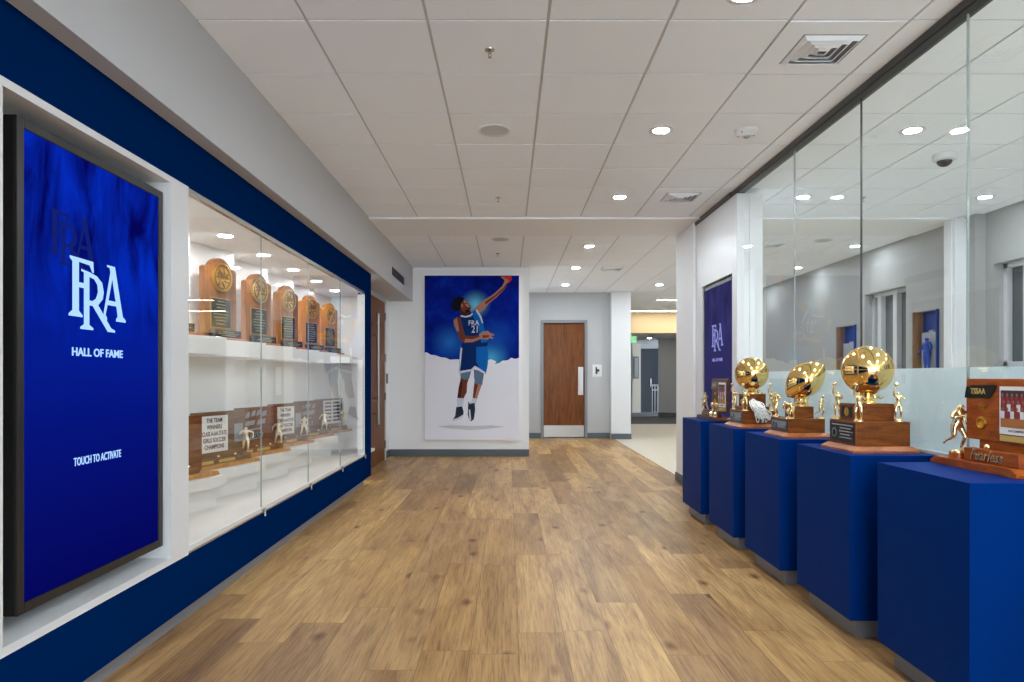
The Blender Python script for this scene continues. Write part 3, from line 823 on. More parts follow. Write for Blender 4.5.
def outline_mesh(mb, outer, hole=None, y0=-.002, y1=0.0, m=0, ox=0.0, oz=0.0, sc=1.0):
    bm = bmesh.new()
    def ring(pts):
        vs = [bm.verts.new((ox + p[0] * sc, y0, oz + p[1] * sc)) for p in pts]
        return [bm.edges.new((vs[i], vs[(i + 1) % len(vs)])) for i in range(len(vs))]
    es = ring(outer)
    if hole: es += ring(hole)
    bmesh.ops.triangle_fill(bm, use_beauty=True, use_dissolve=False, edges=es)
    bm.verts.index_update()
    vs = [tuple(v.co) for v in bm.verts]; fs = [[v.index for v in f.verts] for f in bm.faces]
    bm.free()
    mb.add(vs, fs, m)
def fra_logo(name, parent, mt, y, ox=0.0, oz=0.0, sc=1.0):
    mb = MB()
    for k in 'FRA':
        outline_mesh(mb, LOGO[k][0], LOGO.get(k + 'hole'), y, y, 0, ox, oz, sc)
    return mb.build(name, mt, parent)

def touch_screen(label, loc, rz, scr, logo, ghost=None, rim='charcoal'):
    t = thing('touch_screen', label, 'display screen', loc, rz, 'wall touch screens')
    W, H, B = .495, 1.731, .036
    mb = MB()
    mb.box(-W, W, .012, .085, 0, H)
    mb.build('housing', M['black'], t, bevel=.004)
    mb = MB()
    mb.box(-W, -W + B, 0, .012, 0, H); mb.box(W - B, W, 0, .012, 0, H); mb.box(-W + B, W - B, 0, .012, 0, B); mb.box(-W + B, W - B, 0, .012, H - B, H)
    mb.build('bezel', M[rim], t, bevel=.003)
    sc = MB().box(-W + B, W - B, .006, .0115, B, H - B).build('screen', scr, t)
    oz = EYE - .479
    fra_logo('logo', sc, logo, .0052, 0, oz)
    text('lettering', 'HALL OF FAME', .0455, sc, (-.018, .0052, oz + .098), logo, .0010, 1.16)
    text('lettering', 'TOUCH TO ACTIVATE', .0455, sc, (-.018, .0052, oz - .335), logo, .0004, .70)
    if ghost: fra_logo('watermark', sc, ghost, .0056, -.17, oz + .29, .72)
    return t
touch_screen('tall portrait touch screen with glowing white letters in the white recess at left', (-1.69, 2.835, .479), PI / 2, M['screen'], M['logo'], M['ghost'])
touch_screen('dim violet portrait touch screen set in the white portal wall behind the plinths', (2.185, 7.10, .560), -PI / 2, M['screen2'], M['logo_dim'], None, 'black')

# ------------------------------------------------------------------ basketball poster
def px(zx, zy):
    """point of the print, read off the enlarged poster: local x from the poster's middle, z from the floor"""
    return ((420 + zx / 4.009 - 508) / 60.7 + .597, EYE + (377 - (270 + zy / 4.009)) / 60.7)
def P(pts): return [px(*p) for p in pts]
SPOTS = []
for zx, zy, r, c in ((222, 140, .28, (120, 220, 250)), (285, 350, .34, (90, 210, 255)), (120, 290, .38, (40, 120, 210)), (300, 280, .5, (24, 82, 180))):
    q = px(zx, zy); SPOTS.append((q[0], q[1], r, c))
t = thing('wall_poster', 'large blue and white printed panel of a leaping basketball player', 'poster', (-.597, 11.2, 0))
Wp = .778
MB().box(-Wp, Wp, -.045, -.001, .268, 2.968).build('panel', M['paper'], t, bevel=.004)
prn = [mat('poster_white_print', (238, 241, 252), .5, vary=.03, vscale=1.5), print_blue_material(),
       mat('poster_skin', (112, 60, 46), .5), mat('poster_skin_lit', (176, 124, 108), .5), mat('poster_hair', (16, 14, 22), .5),
       mat('poster_navy', (8, 44, 104), .5), mat('poster_azure', (12, 104, 190), .5), mat('poster_grey_blue', (98, 118, 146), .5),
       mat('poster_shoe', (40, 52, 76), .5), mat('poster_pale', (206, 214, 230), .5), mat('poster_red', (206, 44, 36), .5), mat('poster_soft_grey', (204, 206, 216), .5),
       mat('poster_skin_deep', (74, 36, 32), .5)]
for q_ in prn: q_.node_tree.nodes['Principled BSDF'].inputs['Specular IOR Level'].default_value = .05
mb = MB(); lay = [0]
def art(pts, m):
    lay[0] += 1
    outline_mesh(mb, P(pts), None, -.0455 - .00012 * lay[0], 0, m)
art([(20, 24), (397, 24), (397, 678), (20, 678)], 0)
art([(20, 24), (397, 24), (397, 352), (382, 357), (366, 352), (352, 362), (330, 364), (318, 373), (300, 377), (306, 367), (286, 358), (270, 362), (200, 365), (150, 358), (122, 360), (104, 352), (84, 350), (62, 342), (44, 340), (28, 330), (20, 331)], 1)
art([(70, 627), (120, 621), (210, 624), (290, 622), (340, 628), (290, 634), (205, 641), (120, 634)], 11)
# legs, sleeves, socks, shoes
art([(164, 412), (200, 408), (197, 432), (190, 455), (188, 490), (176, 514), (150, 514), (156, 470), (163, 440)], 2)
art([(163, 440), (172, 442), (164, 512), (150, 514), (156, 470)], 12)
art([(218, 402), (256, 412), (250, 455), (236, 494), (229, 516), (212, 514), (216, 470), (220, 440)], 2)
art([(234, 455), (248, 458), (229, 516), (220, 514)], 3)
art([(160, 404), (206, 404), (198, 436), (180, 440), (164, 432)], 7)
art([(216, 398), (258, 408), (250, 460), (222, 456), (217, 430)], 7)
art([(148, 512), (177, 514), (172, 545), (150, 548)], 9)
art([(211, 512), (230, 516), (224, 538), (196, 540), (194, 526), (206, 530)], 9)
art([(146, 549), (170, 546), (176, 570), (172, 586), (152, 598), (132, 604), (134, 596), (142, 584)], 8)
art([(132, 598), (152, 592), (172, 580), (173, 587), (153, 600), (134, 606)], 9)
art([(194, 526), (200, 536), (220, 532), (222, 560), (217, 596), (207, 606), (198, 600), (192, 580)], 8)
art([(196, 560), (202, 558), (206, 602), (198, 600)], 9)
# shorts
art([(166, 306), (268, 300), (274, 340), (272, 380), (264, 418), (238, 402), (222, 388), (206, 402), (156, 414), (158, 370), (162, 335)], 5)
art([(226, 305), (268, 302), (274, 340), (271, 380), (263, 412), (240, 395), (226, 370)], 6)
art([(156, 406), (206, 398), (220, 384), (232, 390), (264, 411), (263, 419), (236, 404), (222, 393), (208, 405), (156, 416)], 9)
art([(164, 308), (171, 306), (164, 380), (160, 408), (157, 408), (160, 350)], 9)
# far arm raised to the ball
art([(214, 160), (236, 140), (258, 122), (296, 98), (330, 66), (338, 50), (352, 54), (344, 74), (306, 112), (276, 136), (258, 160), (232, 176)], 3)
art([(262, 140), (300, 112), (344, 74), (352, 54), (346, 54), (334, 72), (298, 104), (262, 128)], 2)
art([(322, 26), (367, 26), (368, 40), (358, 52), (348, 44), (338, 38), (328, 34)], 10)
art([(326, 28), (338, 32), (352, 40), (356, 50), (346, 56), (336, 50), (340, 42), (330, 36)], 3)
# torso and jersey
art([(166, 176), (206, 172), (224, 160), (240, 172), (252, 212), (262, 250), (272, 290), (270, 306), (164, 314), (176, 280), (178, 250), (170, 215), (164, 190)], 5)
art([(206, 174), (224, 162), (240, 174), (252, 212), (264, 256), (270, 290), (246, 292), (236, 240), (222, 205)], 6)
art([(224, 160), (230, 160), (246, 186), (254, 214), (249, 214), (240, 190), (226, 168)], 9)
art([(164, 182), (184, 186), (204, 180), (210, 172), (212, 178), (204, 187), (184, 192), (164, 188)], 9)
# near arm across
art([(134, 200), (150, 188), (164, 194), (168, 215), (176, 245), (182, 264), (212, 266), (240, 262), (244, 276), (212, 290), (176, 292), (160, 280), (150, 250), (136, 222)], 2)
art([(136, 204), (148, 192), (152, 210), (158, 244), (150, 250), (138, 222)], 3)
art([(182, 276), (212, 278), (242, 268), (244, 277), (212, 290), (178, 291)], 3)
art([(236, 260), (252, 248), (272, 244), (280, 252), (297, 258), (298, 263), (282, 264), (295, 272), (293, 277), (278, 274), (270, 282), (262, 278), (244, 278)], 3)
art([(250, 262), (278, 262), (276, 270), (252, 274)], 2)
# neck and head tilted up
art([(158, 160), (176, 152), (200, 160), (206, 172), (196, 180), (176, 182), (162, 176)], 12)
art([(160, 128), (176, 118), (188, 124), (196, 136), (206, 148), (204, 156), (196, 168), (176, 170), (164, 160)], 2)
art([(176, 122), (186, 126), (194, 138), (202, 150), (192, 150), (182, 142)], 3)
art([(180, 134), (188, 134), (190, 138), (182, 138)], 4)
art([(190, 152), (204, 154), (200, 160), (190, 158)], 12)
art([(182, 162), (200, 160), (196, 168), (184, 170)], 4)
art([(166, 140), (172, 138), (174, 148), (168, 152)], 3)
art([(128, 142), (132, 124), (142, 112), (158, 108), (174, 112), (178, 118), (170, 128), (164, 138), (164, 158), (154, 166), (140, 164), (130, 156)], 4)
mb.build('print', prn, t)
q = px(216, 214)
text('lettering', 'FRA', .115, t, (q[0], -.053, q[1]), prn[9], .001, .9, depth=.0001)
q = px(222, 240)
text('lettering', '21', .16, t, (q[0], -.053, q[1]), prn[9], .001, .8, depth=.0001)

# ------------------------------------------------------------------ display case in the left wall
TH = math.radians(15.5)
PITCH = .76
E = [(-1.92, 4.64 + PITCH * k) for k in range(-1, 6)]          # far front corner of each saw-tooth bay
def bay_rot(): return PI / 2 - TH                                # turns local -y to the bay's front
def bay_pt(k, along, back, z=0.0):
    """along: metres from the far front corner towards the camera, back: metres behind the front"""
    ex, ey = E[k]
    return Vector((ex - math.sin(TH) * along - math.cos(TH) * back, ey - math.cos(TH) * along + math.sin(TH) * back, z))
BL = PITCH * math.cos(TH); BR = PITCH * math.sin(TH)
XB = -2.46
dc = thing('display_case', 'glass fronted white trophy case built into the blue wall', 'display case')
# saw-tooth outline of the shelves
def saw(front, deep, y_end):
    pts = [(deep, E[0][1] - PITCH), ]
    for k in range(len(E)):
        a = bay_pt(k, BL, -front); b = bay_pt(k, 0, -front)
        pts += [(a.x, a.y), (b.x, b.y)]
    pts.append((deep, E[-1][1]))
    out = []
    lo = 3.55
    for x, y in pts: out.append((x, min(max(y, lo), y_end)))
    return out
MB().prism(saw(0, XB, 8.50), 1.455, 1.575, 'z').build('shelf', M['interior'], dc, bevel=.002)
MB().prism(saw(0, XB, 8.50), .565, .640, 'z').build('ledge', M['caselow'], dc, bevel=.002)
MB().prism(saw(-.085, XB, 8.50), .42, .566, 'z').build('riser', M['caselow'], dc)
MB().box(-2.2, -1.745, 7.52, 8.50, 1.46, 1.53).build('shelf_return', M['interior'], dc)
MB().box(XB, BX - .005, 3.532, 8.50, .388, .42).build('case_floor', M['caselow'], dc)
MB().box(XB, BX - .062, 3.532, 8.50, 2.305, 2.335).build('case_ceiling', M['interior'], dc)
mb = MB(); mb.box(XB - .03, BX - .005, 3.50, 3.531, .388, 2.335); mb.box(XB - .03, BX - .085, 8.50, 8.518, .388, 2.335)
mb.box(BX - .085, BX - .004, 7.884, 7.8895, .396, 2.262)
mb.build('side_panel', M['interior'], dc)
# back panels, one per bay
for k in range(len(E)):
    a = bay_pt(k, BL, .30); b = bay_pt(k, 0, .30)
    if b.y < 3.7: continue
    a2 = (a.x, max(a.y, 3.532)); b2 = (b.x, min(b.y, 8.50))
    MB().prism([a2, b2, (XB - .03, b2[1]), (XB - .03, a2[1])], .42, 2.305, 'z').build('back_panel', M['interior'], dc)
# glass front
for k in range(4):
    y0 = 3.535 + k * 1.0875
    g = MB().box(-1.682, -1.674, y0 + .003, y0 + 1.0845, .395, 2.285).build('glass_panel', M['case_glass'], dc)
    MB().box(-1.682, -1.6735, y0 + 1.085, y0 + 1.0875, .395, 2.285).build('glass_edge', M['edge'], dc)
    mb = MB(); mb.box(-1.684, -1.655, y0 + 1.055, y0 + 1.12, .385, .41); mb.tube([(-1.652, y0 + 1.088, .36), (-1.652, y0 + 1.088, .41)], .008)
    mb.build('glass_clip', M['alu'], dc)
MB().box(-1.69, -1.661, 3.532, 7.885, 2.262, 2.289).build('track', M['alu'], dc)
MB().box(-1.70, -1.661, 3.532, 7.885, .386, .396).build('track', M['alu'], dc)
MB().box(-1.684, -1.661, 3.5305, 3.536, .396, 2.262).build('edge_seal', M['charcoal'], dc)
for k in range(1, 7):
    p = bay_pt(k, 0, 0)
    ll = MB().lathe([(.05, 0), (.05, -.003), (.062, -.004), (.066, 0)], n=24).build('downlight', M['white'], dc, 'auto', loc=(-2.0, E[k][1] + .17 - PITCH, 2.305))
    MB().lathe([(0, -.0035), (.049, -.0035), (.049, -.0005), (0, -.0005)], n=24).build('lens', M['caselens'], ll)

# arched plaques on the upper shelf
def arch_plaque(label, loc, rz, wood, medal, group):
    t = thing('award_plaque', label, 'plaque', loc, rz, group)
    w_, h_ = .175, .62
    mb = MB(); mb.box(-.20, .20, -.10, .07, 0, .022)
    mb.build('base', M['ply_edge'], t, bevel=.004)
    MB().box(-.185, .185, -.03, .05, .022, .06).build('foot', wood, t, bevel=.003)
    MB().box(-.145, .145, -.088, -.03, .022, .078).build('name_block', M['plate'], t, bevel=.002)
    pr = [(-w_, .06), (w_, .06), (w_, h_ - .085), (w_ - .022, h_ - .07), (w_ - .06, h_ - .062)]
    for i in range(9):
        a = PI * .16 + (PI * .68) * i / 8
        pr.append((.135 * math.cos(a), h_ - .135 + .135 * math.sin(a)))
    pr += [(-w_ + .06, h_ - .062), (-w_ + .022, h_ - .07), (-w_, h_ - .085)]
    MB().prism(pr, -.018, .03, 'y').build('board', wood, t, bevel=.004)
    R = Matrix.Translation((0, -.018, h_ - .145)) @ Matrix.Rotation(PI / 2, 4, 'X')
    md = MB().lathe([(0, .016), (.09, .016), (.097, .022), (.108, .020), (.112, .006), (.112, 0)], n=36, T=R).build('medal', medal, t, 'auto')
    md['label'] = 'round embossed gold medal'
    mb = MB()
    rnd = random.Random(3)
    for k in range(7):
        a0 = 2 * PI * k / 7
        mb.tube([(.03 * math.cos(a0), -.036, h_ - .145 + .03 * math.sin(a0)), (.075 * math.cos(a0 + .5), -.037, h_ - .145 + .075 * math.sin(a0 + .5))], .006, 6)
    text('lettering', 'TSSAA', .052, md, (0, -.0365, h_ - .135), M['relief'], .003, .8, depth=.002)
    mb.tube([(.085 * math.cos(2 * PI * i / 24), -.036, h_ - .145 + .085 * math.sin(2 * PI * i / 24)) for i in range(24)], .004, 6, closed=True)
    mb.build('relief', M['relief'], md, True)
    pl = MB().box(-.108, .108, -.022, -.018, .10, .315).build('plate', M['plate'], t)
    MB().box(-.112, .112, -.0205, -.0185, .096, .319).build('plate_border', M['goldprint'], t)
    mb = MB()
    for i, wl in enumerate((.04, .06, .05, .08, .085, .075, .06, .05)):
        mb.box(-wl, wl, -.0228, -.022, .292 - i * .024, .299 - i * .024)
    mb.build('engraving', M['faint'], pl)
    mb = MB()
    for i, wl in enumerate((.08, .11, .06)): mb.box(-wl, wl, -.0888, -.088, .034 + i * .013, .040 + i * .013)
    mb.build('engraving', M['faint'], t)
    return t
PW = 'tall arched wooden plaque with gold medal, %s from the screen on upper shelf'
AP = bay_rot()
plq = []
for k, (nm, medal, wd) in enumerate([('nearly hidden first', 'bronze_medal', 'honey'), ('second', 'bronze_medal', 'honey'), ('third', 'silver_medal', 'honey'), ('fourth', 'silver_medal', 'honey'), ('fifth', 'bronze_medal', 'amber'), ('sixth and farthest', 'bronze_medal', 'amber')]):
    p = bay_pt(k + 1, .355 - .012 * k, .17, 1.576)
    if k == 0 or (medal, wd) not in [q[0] for q in plq]:
        o = arch_plaque(PW % nm, p, AP, M[wd], M[medal], 'arched plaques on the upper shelf')
        plq.append(((medal, wd), o))
    else:
        src = [q[1] for q in plq if q[0] == (medal, wd)][0]
        dup(src, p, AP, PW % nm)

# long board trophies on the lower ledge
def board_trophy(label, loc, rz, style, wood, fig, group, blk=M['plate']):
    """facing -y: plank base, low step, upright board with a sheet or a print, gold figure at the far (right) end"""
    t = thing('board_trophy', label, 'trophy', loc, rz, group)
    mb = MB(); mb.prism([(-.345, 0), (.345, 0), (.345, .012), (.33, .028), (-.33, .028), (-.345, .012)], -.13, .10, 'y')
    mb.build('base', M['oak'], t, bevel=.002)
    MB().box(-.33, .22, -.075, -.03, .028, .062).build('step', wood, t, bevel=.003)
    mb = MB()
    for x in (-.22, .02): mb.box(x - .09, x + .09, -.077, -.0752, .034, .056)
    mb.build('name_plate', M['goldprint'], t)
    for x in (-.25, -.05, .14):
        MB().sphere((x, -.053, .074), .013, nu=12, nv=8).build('knob', M['palegold'], t, True)
    MB().box(-.33, .33, .0, .022, .028, .405).build('board', wood, t, bevel=.003)
    if style == 'sheet':
        sx = .13 if fig == 'batter' else .075
        sh = MB().box(-.255 + sx, .045 + sx, -.004, 0, .105, .375).build('sheet', M['paper'], t)
        for i, ln in enumerate(('THE TEAM', 'WINNERS', 'CLASS A-AA STATE', 'GIRLS SOCCER', 'CHAMPIONS')):
            text('lettering', ln, .044, sh, (-.105 + sx, -.0045, .340 - i * .049), M['ink'] if i != 1 else M['inkblack'], .0012, .85, depth=.0004, maxw=.27)
        MB().box(.20, .30, -.004, 0, .16, .30).build('photo', M['grey'], t)
    elif style == 'list':
        sh = MB().box(-.12, .28, -.004, 0, .105, .385).build('sheet', M['paper'], t)
        mb = MB()
        for i in range(6):
            z = .355 - i * .042
            mb.box(-.09, .06, -.0046, -.004, z - .010, z + .008); mb.box(.10, .25, -.0046, -.004, z - .014, z + .012, 1)
        mb.build('print', [M['ink'], M['inkblack']], sh)
    else:
        mb = MB()
        for x, z, w_, h_ in ((-.10, .34, .07, .05), (-.02, .352, .06, .05), (.05, .355, .06, .05), (.13, .345, .07, .05), (-.07, .27, .14, .045), (.09, .275, .12, .05), (.0, .215, .2, .02), (.02, .155, .19, .055)):
            mb.prism([(x - w_ / 2, z - h_ / 2), (x + w_ / 2 - .01, z - h_ / 2 + .008), (x + w_ / 2, z + h_ / 2), (x - w_ / 2 + .02, z + h_ / 2 - .006)], -.005, 0, 'y')
        mb.build('pale_print', M['grey'], t)
        text('lettering', 'STATE', .05, t, (.02, -.0055, .155), M['inkblack'], .002, .9)
    if not fig: return t
    MB().lathe([(0, 0), (.042, 0), (.04, .042), (.03, .05), (0, .05)], c=(.26, -.06, .028), n=20).build('figure_stand', wood, t, 'auto')
    figure(t, fig, .21, (.26, -.06, .076), -.9, M['silvergold'])
    return t
lab = {1: 'board trophy with white printed sheet and gold runner, nearest the screen on the lower ledge',
       2: 'board trophy with pale angular print, second whole one from the screen on lower ledge',
       3: 'board trophy with a white sheet and bending gold figure, third from the screen',
       4: 'board trophy with pale angular print, next to last at the far ledge end',
       5: 'board trophy with a white ruled list, at the far end of the lower ledge'}
gb = 'board trophies on the lower ledge'
for k, style, fig, wd in ((0, 'print', None, 'walnut'), (1, 'sheet', 'runner', 'umber'), (2, 'print', 'dribbler', 'walnut'), (3, 'sheet', 'batter', 'umber'), (4, 'print', 'dribbler', 'umber'), (5, 'list', 'runner', 'umber')):
    p = bay_pt(k + 1, .365 if k < 5 else .385, .17 if k < 5 else .12, .641)
    board_trophy(lab.get(k, 'partly hidden board trophy on the lower ledge behind the near white jamb'), p, AP, style, M[wd], fig, gb)

# ------------------------------------------------------------------ plinths and their trophies
PX0, PX1, PT = 1.69, 2.145, .916
PY = [2.49 + .868 * k for k in range(5)]
names = ['under the plaque with the team photo', 'under the large gold basketball trophy', 'under the gold football trophy', 'under the basketball trophy draped with a white net', 'under the small dark board trophy']
pl0 = None
for k, y in enumerate(PY):
    lb = 'blue display plinth with grey toe kick, ' + names[k]
    if pl0 is None:
        pl0 = thing('display_plinth', lb, 'plinth', (PX0, y, 0), 0, 'blue trophy plinths along the glass')
        MB().box(0, PX1 - PX0, 0, .62, .10, PT).build('body', M['plinth'], pl0, bevel=.0025)
        MB().box(.055, PX1 - PX0, .05, .58, 0, .10).build('toe_kick', M['toe'], pl0)
    else:
        dup(pl0, (PX0, y, 0), None, lb)

def seam_tubes(mb, c, r, T=None):
    def circ(ax1, ax2, off=Vector((0, 0, 0)), rr=1.0):
        return [Vector(c) + off + (ax1 * math.cos(2 * PI * i / 40) + ax2 * math.sin(2 * PI * i / 40)) * r * rr for i in range(40)]
    X, Y, Z = Vector((1, 0, 0)), Vector((0, 1, 0)), Vector((0, 0, 1))
    mb.tube(circ(X, Y), .0018, 6, closed=True); mb.tube(circ(X, Z), .0018, 6, closed=True)
    for s_ in (-1, 1):
        pts = []
        for i in range(40):
            a = 2 * PI * i / 40
            d = Vector((s_ * (.62 + .18 * math.cos(2 * a)), .75 * math.cos(a), .75 * math.sin(a))).normalized()
            pts.append(Vector(c) + d * r)
        mb.tube(pts, .0018, 6, closed=True)

def tiered_base(t, b1, b2, wood, plate=True):
    """b1, b2: tier boxes (x0,x1,y0,y1,h) above a moulded foot; returns heights"""
    x0, x1, y0, y1, h1 = b1
    m_ = .032
    mb = MB()
    vs = []
    for (e, z) in ((m_, 0), (m_, .012), (m_ - .012, .022), (.006, .032)):
        vs += [(x0 - e, y0 - e, z), (x1 + e, y0 - e, z), (x1 + e, y1 + e, z), (x0 - e, y1 + e, z)]
    fs = [(3, 2, 1, 0), (12, 13, 14, 15)]
    for j in range(3):
        for i in range(4): fs.append((j * 4 + i, j * 4 + (i + 1) % 4, j * 4 + 4 + (i + 1) % 4, j * 4 + 4 + i))
    mb.add(vs, fs); mb.build('foot', M['ply_edge'], t)
    MB().box(x0, x1, y0, y1, .032, .032 + h1).build('lower_tier', wood, t, bevel=.003)
    X0, X1, Y0, Y1, h2 = b2
    MB().box(X0, X1, Y0, Y1, .032 + h1, .032 + h1 + h2).build('upper_tier', wood, t, bevel=.003)
    if plate:
        p_ = MB().box(x0 - .003, x0, y0 + .012, y1 - .012, .032 + .012, .032 + h1 - .010).build('plate', M['plate'], t)
        mb = MB()
        for i in range(5):
            z = .032 + h1 - .028 - i * (h1 - .045) / 5
            l_ = (.42, .30, .36, .26, .32)[i] * (y1 - y0)
            c_ = (y0 + y1) / 2 - (.05 if i else .0) * (y1 - y0)
            mb.box(x0 - .0036, x0 - .003, c_ - l_, c_ + l_ * .9 if i == 0 else c_ + l_ * .4, z, z + .006)
        R_ = Matrix.Translation((x0 - .003, y1 - .06, .032 + h1 * .45)) @ Matrix.Rotation(-PI / 2, 4, 'Y')
        mb.lathe([(.024, .0), (.024, .0008), (.019, .0008), (.019, 0)], n=20, T=R_)
        mb.build('engraving', M['grey'], p_)
        q_ = MB().box(X0 - .002, X0, Y0 + .02, Y1 - .02, .032 + h1 + .015, .032 + h1 + h2 - .015).build('plate', M['plate'], t)
        R_ = Matrix.Translation((X0 - .002, (Y0 + Y1) / 2, .032 + h1 + h2 / 2)) @ Matrix.Rotation(-PI / 2, 4, 'Y')
        MB().lathe([(0, .001), (.02, .001), (.024, .0)], n=20, T=R_).build('medallion', M['bronze_medal'], q_, 'auto')
    return .032 + h1, .032 + h1 + h2

def pedestal(t, c, z0, z1, rb, rn, rt):
    h = z1 - z0
    MB().lathe([(0, 0), (rb, 0), (rb, .008), (rb * .9, .014), (rn * 1.15, .022), (rn, .03), (rn, h * .55), (rn * 1.15, h * .58), (rn * 1.05, h * .64), (rt * .9, h * .85), (rt, h), (rt - .004, h), (0, h * .8)], c=(c[0], c[1], z0), n=28).build('cup', M['gold'], t, 'auto')

# 2nd plinth: large basketball trophy
t = thing('basketball_trophy', 'large gold basketball trophy on a two-tier walnut base with black side plate', 'trophy', (1.92, 3.655, PT), 0, 'gold ball trophies')
z1, z2 = tiered_base(t, (-.135, .145, -.165, .12, .127), (-.11, .10, -.10, .055, .09), M['walnut'])
bz = 1.343 - PT
pedestal(t, (0, -.02), z2, bz - .108, .045, .026, .062)
bl = MB().sphere((0, -.02, bz), .128, nu=48, nv=32).build('ball', M['gold'], t, True)
mb = MB(); seam_tubes(mb, (0, -.02, bz), .1275); mb.build('seam', M['bronze_medal'], bl, True)
for x, y, rz_ in ((-.105, -.135, -.6), (-.105, .09, -.9), (.10, -.135, -.3), (.10, .09, .3)):
    MB().lathe([(0, 0), (.026, 0), (.024, .008), (.014, .014), (0, .014)], c=(x, y, z1), n=16).build('figure_stand', M['palegold'], t, 'auto')
    figure(t, 'shooter', .148, (x, y, z1 + .011), rz_, ball=True)

# 3rd plinth: football trophy
t = thing('football_trophy', 'gold football trophy with the ball tilted upward on a walnut base', 'trophy', (1.895, 4.50, PT), 0, 'gold ball trophies')
z1, z2 = tiered_base(t, (-.11, .125, -.17, .12, .09), (-.035, .095, -.075, .07, .075), M['walnut'])
pedestal(t, (.04, 0), z2, z2 + .085, .05, .030, .054)
R = Matrix.Translation((.072, 0, z2 + .170)) @ Matrix.Rotation(math.radians(44), 4, 'Y') @ Matrix.Rotation(math.radians(14), 4, 'X')
prof = [(0, -.157)] + [(.108 * (max(0, 1 - (abs(u) / 1.0) ** 1.9)) ** .78, u * .155) for u in [i / 16 for i in range(-15, 16)]] + [(0, .157)]
bl = MB().lathe(prof, n=40, T=R).build('ball', M['gold'], t, True)
mb = MB()
for a in (0, PI / 2, PI, 1.5 * PI):
    mb.tube([R @ Vector(((r + .0004) * math.cos(a), (r + .0004) * math.sin(a), h)) for r, h in prof[1:-1]], .0016, 6)
for k in range(6):
    h = -.06 + k * .024; r = .1095 * (1 - (abs(h) / .155) ** 1.9) ** .78
    mb.tube([R @ Vector((r * math.cos(a), r * math.sin(a), h)) for a in (PI - .16, PI, PI + .16)], .0025, 6)
mb.build('laces', M['bronze_medal'], bl, True)
for x, y, kind, rz_, h in ((-.09, .075, 'dribbler', -1.2, .17), (-.08, -.125, 'lineman', -.9, .165), (.115, -.135, 'runner', .9, .15), (.115, .09, 'dribbler', .3, .165)):
    MB().lathe([(0, 0), (.028, 0), (.026, .008), (.016, .012), (0, .012)], c=(x, y, z1), n=16).build('figure_stand', M['palegold'], t, 'auto')
    figure(t, kind, h, (x, y, z1 + .008), rz_)

# 4th plinth: basketball trophy draped with a cut net
t = thing('basketball_trophy', 'gold basketball trophy draped with a white cut net on a stepped walnut base', 'trophy', (1.91, 5.33, PT), 0, 'gold ball trophies')
z1, z2 = tiered_base(t, (-.13, .14, -.17, .13, .10), (-.075, .085, -.07, .08, .125), M['walnut'])
MB().box(-.10, .10, -.11, .10, z1, z1 + .03).build('middle_tier', M['walnut'], t, bevel=.003)
bz = 1.332 - PT
pedestal(t, (0, 0), z2, bz - .105, .042, .025, .058)
bl = MB().sphere((0, 0, bz), .128, nu=44, nv=28).build('ball', M['gold'], t, True)
mb = MB(); seam_tubes(mb, (0, 0, bz), .1275); mb.build('seam', M['bronze_medal'], bl, True)
for x, y, rz_ in ((-.10, .10, -.8), (-.10, -.14, -.6), (.10, -.14, -.2), (.10, .10, .3)):
    MB().lathe([(0, 0), (.026, 0), (.024, .008), (.014, .014), (0, .014)], c=(x, y, z1), n=16).build('figure_stand', M['palegold'], t, 'auto')
    figure(t, 'shooter', .155, (x, y, z1 + .011), rz_, ball=True)
nt_ = MB()
rnd = random.Random(11)
def smooth_path(q, n=5):
    q = [Vector(p) for p in q]; out = []
    for i in range(len(q) - 1):
        a, b, c, d = q[max(i - 1, 0)], q[i], q[i + 1], q[min(i + 2, len(q) - 1)]
        for k in range(n):
            u = k / n
            out.append(.5 * ((2 * b) + (c - a) * u + (2 * a - 5 * b + 4 * c - d) * u * u + (3 * b - a - 3 * c + d) * u ** 3))
    return out + [q[-1]]
for k in range(13):
    f = k / 12
    xa = 1.845 + .075 * f + rnd.uniform(-.008, .008); xb = xa + rnd.uniform(.012, .03)
    zb = PT + (.045 if k % 4 == 1 else rnd.uniform(.06, .10)); dx = .018 + .03 * f
    yf = 5.146 - .012 * (k % 3)
    nt_.tube(smooth_path([(1.862 + .03 * f, 5.243, PT + .200 + rnd.uniform(-.012, .02)), (xa, 5.19, PT + .186), (xa + .004, yf, PT + .145), (xa + dx, yf - .004, zb + .03),
                          ((xa + xb) / 2 + dx, yf - .006, zb), (xb + dx, yf - .004, zb + .03), (xb + .004, yf, PT + .145), (xb, 5.19, PT + .188), (1.872 + .03 * f, 5.243, PT + .205)]), .0036, 6)
for k in range(7):
    z = PT + .165 - k * .013
    nt_.tube(smooth_path([(1.845 + .005 * k, 5.128, z), (1.865 + .006 * k, 5.116, z - .010), (1.888 + .007 * k, 5.118, z), (1.91 + .007 * k, 5.116, z - .010), (1.93 + .006 * k, 5.128, z)]), .004, 6)
tag(nt_.build('basketball_net', M['cord'], None, True), 'white cut basketball net draped over the front of a gold basketball trophy', 'net')

